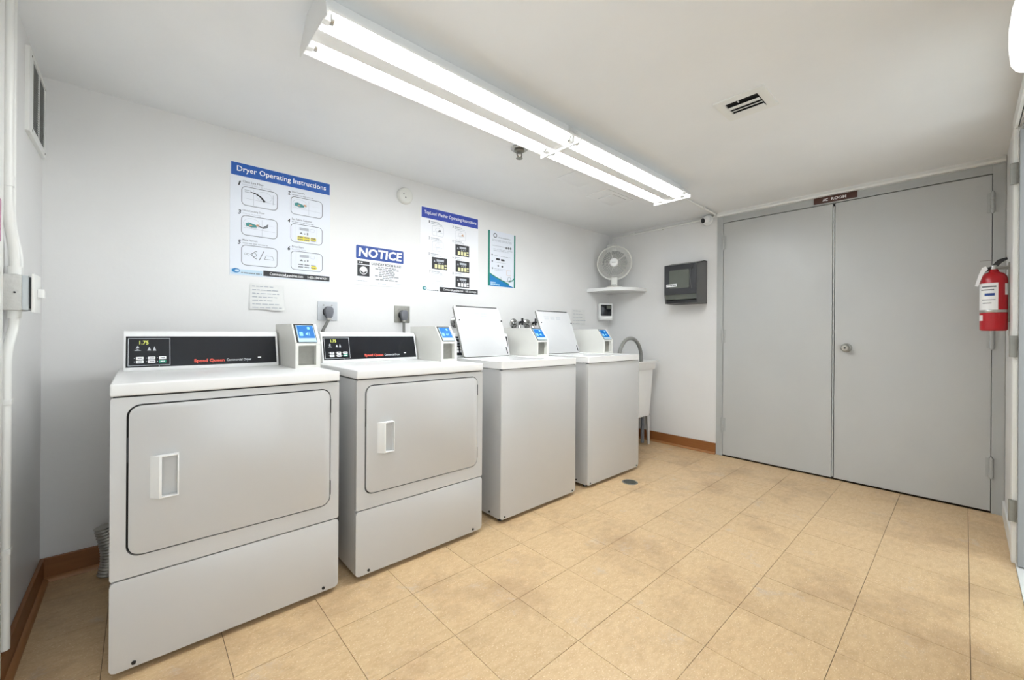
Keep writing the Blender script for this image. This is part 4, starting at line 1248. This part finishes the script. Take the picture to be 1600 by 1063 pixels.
Flat((0, -0.2146, 0), off=0.0012).words(-PWd + 0.031, -PWd + 0.118, 0.163, 0.008, rng, 0.2, 0.35).build('sticker_lettering', 'ink_grey', pd)

# AC ROOM sign on the frame head
ac = thing('room_sign', 'narrow brown sign reading AC ROOM above grey doors', 'sign', (X - 0.007, -1.976, 2.056), math.radians(-90))
MB().box(-0.128, 0.128, -0.004, 0.0, 0, 0.046, 0.0008).build('plate', 'brown', ac)
Flat((0, -0.004, 0), off=0.0008).text('AC', -0.073, -0.041, 0.012, 0.033, bold=0.03).text('ROOM', -0.021, 0.066, 0.012, 0.033, bold=0.03).build('lettering', 'white_print', ac)

# security camera
sc2 = thing('security_camera', 'small white turret security camera beside the grey door frame', 'camera', (ROOM_L - 0.021, -1.068, 2.092), math.radians(-90))
MB().lathe([(0.0, 0.0), (0.046, -0.001), (0.047, -0.012), (0.040, -0.022), (0.030, -0.024)], (0, 0, 0), 'y', 28).build('base', 'plastic', sc2)
bl = MB()
bl.lathe([(0.0, -0.036)] + [(0.036 * math.sin(PI * i / 14), -0.036 * math.cos(PI * i / 14)) for i in range(1, 14)] + [(0.0, 0.036)], (0, 0, 0), 'y', 28)
bl.xf(Matrix.Translation((0, -0.045, -0.004)) @ Matrix.Rotation(0.35, 4, 'Z') @ Matrix.Rotation(0.25, 4, 'X'))
ball = bl.build('turret', 'plastic', sc2)
ln = MB().cyl((0, -0.031, 0), (0, -0.0375, 0), 0.0225, 0.020, seg=24)
ln.xf(Matrix.Translation((0, -0.045, -0.004)) @ Matrix.Rotation(-0.50, 4, 'Z') @ Matrix.Rotation(0.30, 4, 'X'))
ln.build('lens', 'black', ball)

# fire extinguisher on the front wall
ex = thing('fire_extinguisher', 'red fire extinguisher with white label hanging beside grey doors', 'extinguisher', (3.815, FRONT_Y + 0.057, 1.097))
MB().lathe([(0.0, 0.004), (0.046, 0.0), (0.0515, 0.006), (0.052, 0.03), (0.052, 0.275), (0.048, 0.300), (0.036, 0.318), (0.020, 0.326), (0.016, 0.340), (0.0, 0.341)], seg=40).build('cylinder', 'red', ex)
MB().cyl((0, 0, 0.336), (0, 0, 0.362), 0.014, seg=16).build('valve_body', 'steel', ex)
MB().prism([(0.016, 0.350), (-0.014, 0.392), (-0.046, 0.402), (-0.049, 0.390), (-0.028, 0.378), (-0.008, 0.344)], 'x', -0.010, 0.010, 0.002).build('lever', 'black', ex)
MB().prism([(0.012, 0.350), (-0.052, 0.346), (-0.053, 0.337), (0.012, 0.339)], 'x', -0.009, 0.009, 0.001).build('carry_handle', 'steel_dull', ex)
MB().cyl((0.0, 0.004, 0.350), (0.0, 0.036, 0.340), 0.008, 0.012, seg=14).build('nozzle', 'black', ex)
MB().cyl((-0.012, -0.004, 0.390), (-0.012, 0.052, 0.391), 0.0014, seg=8).build('safety_pin', 'steel_dull', ex)
def arc_patch(a0, a1, z0, z1, r=0.0526, n=12):
    b = MB()
    for i in range(n):
        t0, t1 = math.radians(a0 + (a1 - a0) * i / n), math.radians(a0 + (a1 - a0) * (i + 1) / n)
        p = [b.bm.verts.new((r * math.cos(t), r * math.sin(t), z)) for t, z in ((t0, z0), (t1, z0), (t1, z1), (t0, z1))]
        b.bm.faces.new(p)
    bmesh.ops.remove_doubles(b.bm, verts=b.bm.verts, dist=1e-5)
    return b
arc_patch(95, 196, 0.115, 0.262).build('label_sheet', 'white_print', ex)
for (a0, a1, z0, z1) in ((125, 188, 0.238, 0.246), (120, 180, 0.222, 0.228), (125, 185, 0.168, 0.172), (130, 170, 0.150, 0.154)):
    arc_patch(a0, a1, z0, z1, 0.0530, 8).build('label_lettering', 'ink_grey', ex)
arc_patch(140, 182, 0.192, 0.206, 0.0531).build('label_heading', 'navy', ex)
arc_patch(228, 262, 0.196, 0.258).build('side_label', 'white_print', ex)
arc_patch(96, 130, 0.055, 0.086).build('round_label', 'white_print', ex)
st = MB().lathe([(0.0532, 0.100), (0.0538, 0.101), (0.0538, 0.114), (0.0532, 0.115), (0.052, 0.115), (0.052, 0.100)], seg=40, closed=True)
st.build('strap', 'steel', ex)
MB().box(-0.016, 0.016, -0.0568, -0.051, 0.05, 0.372, 0.001).build('bracket', 'steel_dull', ex)
MB().box(-0.02, -0.012, -0.055, -0.006, 0.346, 0.354).build('bracket_hook', 'steel_dull', ex)
tg = MB().prism([(0.030, 0.358), (0.044, 0.350), (0.056, 0.312), (0.070, 0.250), (0.058, 0.246), (0.046, 0.290), (0.036, 0.322), (0.022, 0.340)], 'x', -0.031, -0.030)
tg.build('inspection_tag', 'white_print', ex)

# ------------------------------------------------------------------ left wall fittings
gr = thing('wall_grille', 'white framed return air grille high on the left wall', 'vent', (0, -0.198, 1.785), math.radians(90))
# local x = world +y, front = -y local = world +x
MB().ring(rrect(-0.168, 0.168, 0.0, 0.305, 0.004), rrect(-0.100, 0.150, 0.030, 0.288, 0.003), 'y', -0.012, -0.0002).build('frame', 'trim', gr)
MB().box(-0.100, 0.150, -0.003, -0.0008, 0.030, 0.288).build('duct_opening', 'mesh_grey', gr)
MB().box(0.022, 0.030, -0.0115, -0.003, 0.030, 0.288).build('divider', 'trim', gr)
g = MB()
for k in range(28):
    z = 0.034 + k * 0.009
    g.prism([(-0.003, z + 0.006), (-0.010, z), (-0.0105, z + 0.001), (-0.0035, z + 0.007)], 'x', -0.100, 0.150)
g.build('louvres', 'mesh_grey', gr)['kind'] = 'stuff'
for (a, b) in ((-0.128, 0.285), (-0.115, 0.018), (0.158, 0.285), (0.158, 0.018)):
    MB().cyl((a, -0.0118, b), (a, -0.0135, b), 0.004, seg=10).build('screw', 'steel_dull', gr)

jb = thing('switch_box', 'painted metal switch box with conduits on the left wall', 'switch box', (0, -0.630, 1.182), math.radians(90))
MB().box(-0.052, 0.052, -0.040, -0.0005, -0.055, 0.055, 0.003).build('back_box', 'galv', jb)
MB().box(-0.050, 0.050, -0.054, -0.040, -0.053, 0.053, 0.002).build('extension_ring', 'ring_grey', jb)
MB().box(-0.046, 0.046, -0.060, -0.054, -0.048, 0.048).build('gap', 'black', jb)
MB().box(-0.056, 0.056, -0.066, -0.060, -0.060, 0.060, 0.002).build('cover_plate', 'trim', jb)
MB().box(-0.010, 0.010, -0.082, -0.066, -0.012, 0.016, 0.003).build('toggle', 'plastic', jb)
MB().cyl((-0.052, -0.026, 0.0), (-0.054, -0.026, 0.0), 0.003, seg=10).build('screw', 'ink', jb)
def pipe(x_off, pts, r, nm, lab):
    p = thing(nm, lab, 'conduit', (0, -0.65, 1.3))
    MB().tube(fillet(pts, 0.05), r, 12).build('pipe', 'trim', p, world=True)
    return p
p1 = pipe(0, [(0.012, -0.690, ROOM_H - 0.001), (0.012, -0.690, 1.42), (0.022, -0.655, 1.30), (0.022, -0.655, 1.240)], 0.0115, 'conduit', 'thicker white conduit running from the ceiling into the switch box')
MB().cyl((0.022, -0.655, 1.2385), (0.022, -0.655, 1.262), 0.016, seg=14).build('connector', 'trim', p1, world=True)
MB().cyl((0.012, -0.690, 1.50), (0.012, -0.690, 1.53), 0.0145, seg=14).build('coupling', 'trim', p1, world=True)
p2 = pipe(0, [(0.009, -0.600, ROOM_H - 0.001), (0.009, -0.600, 1.40), (0.026, -0.605, 1.30), (0.026, -0.605, 1.240)], 0.0075, 'conduit', 'slim white conduit just beside the thicker one above the switch box')
p3 = pipe(0, [(0.022, -0.655, 1.1265), (0.022, -0.655, 1.08), (0.012, -0.690, 1.00), (0.012, -0.690, 0.11), (0.012, -0.690, 0.105)], 0.0115, 'conduit', 'white conduit running from the switch box down to the baseboard')
MB().cyl((0.022, -0.655, 1.104), (0.022, -0.655, 1.1265), 0.016, seg=14).build('connector', 'trim', p3, world=True)
for z in (0.85, 0.40):
    MB().box(0.0, 0.025, -0.704, -0.676, z - 0.008, z + 0.008, 0.002).build('pipe_clip', 'trim', p3, world=True)

o = based(MB().box(0.0142, 0.0165, -0.880, -0.788, 1.318, 1.437, 0.0005), 'pink_card', 'pink', (0.0142, -0.83, 1.318))
tag(o, 'pink card fixed to the white door casing on the left wall', 'card')
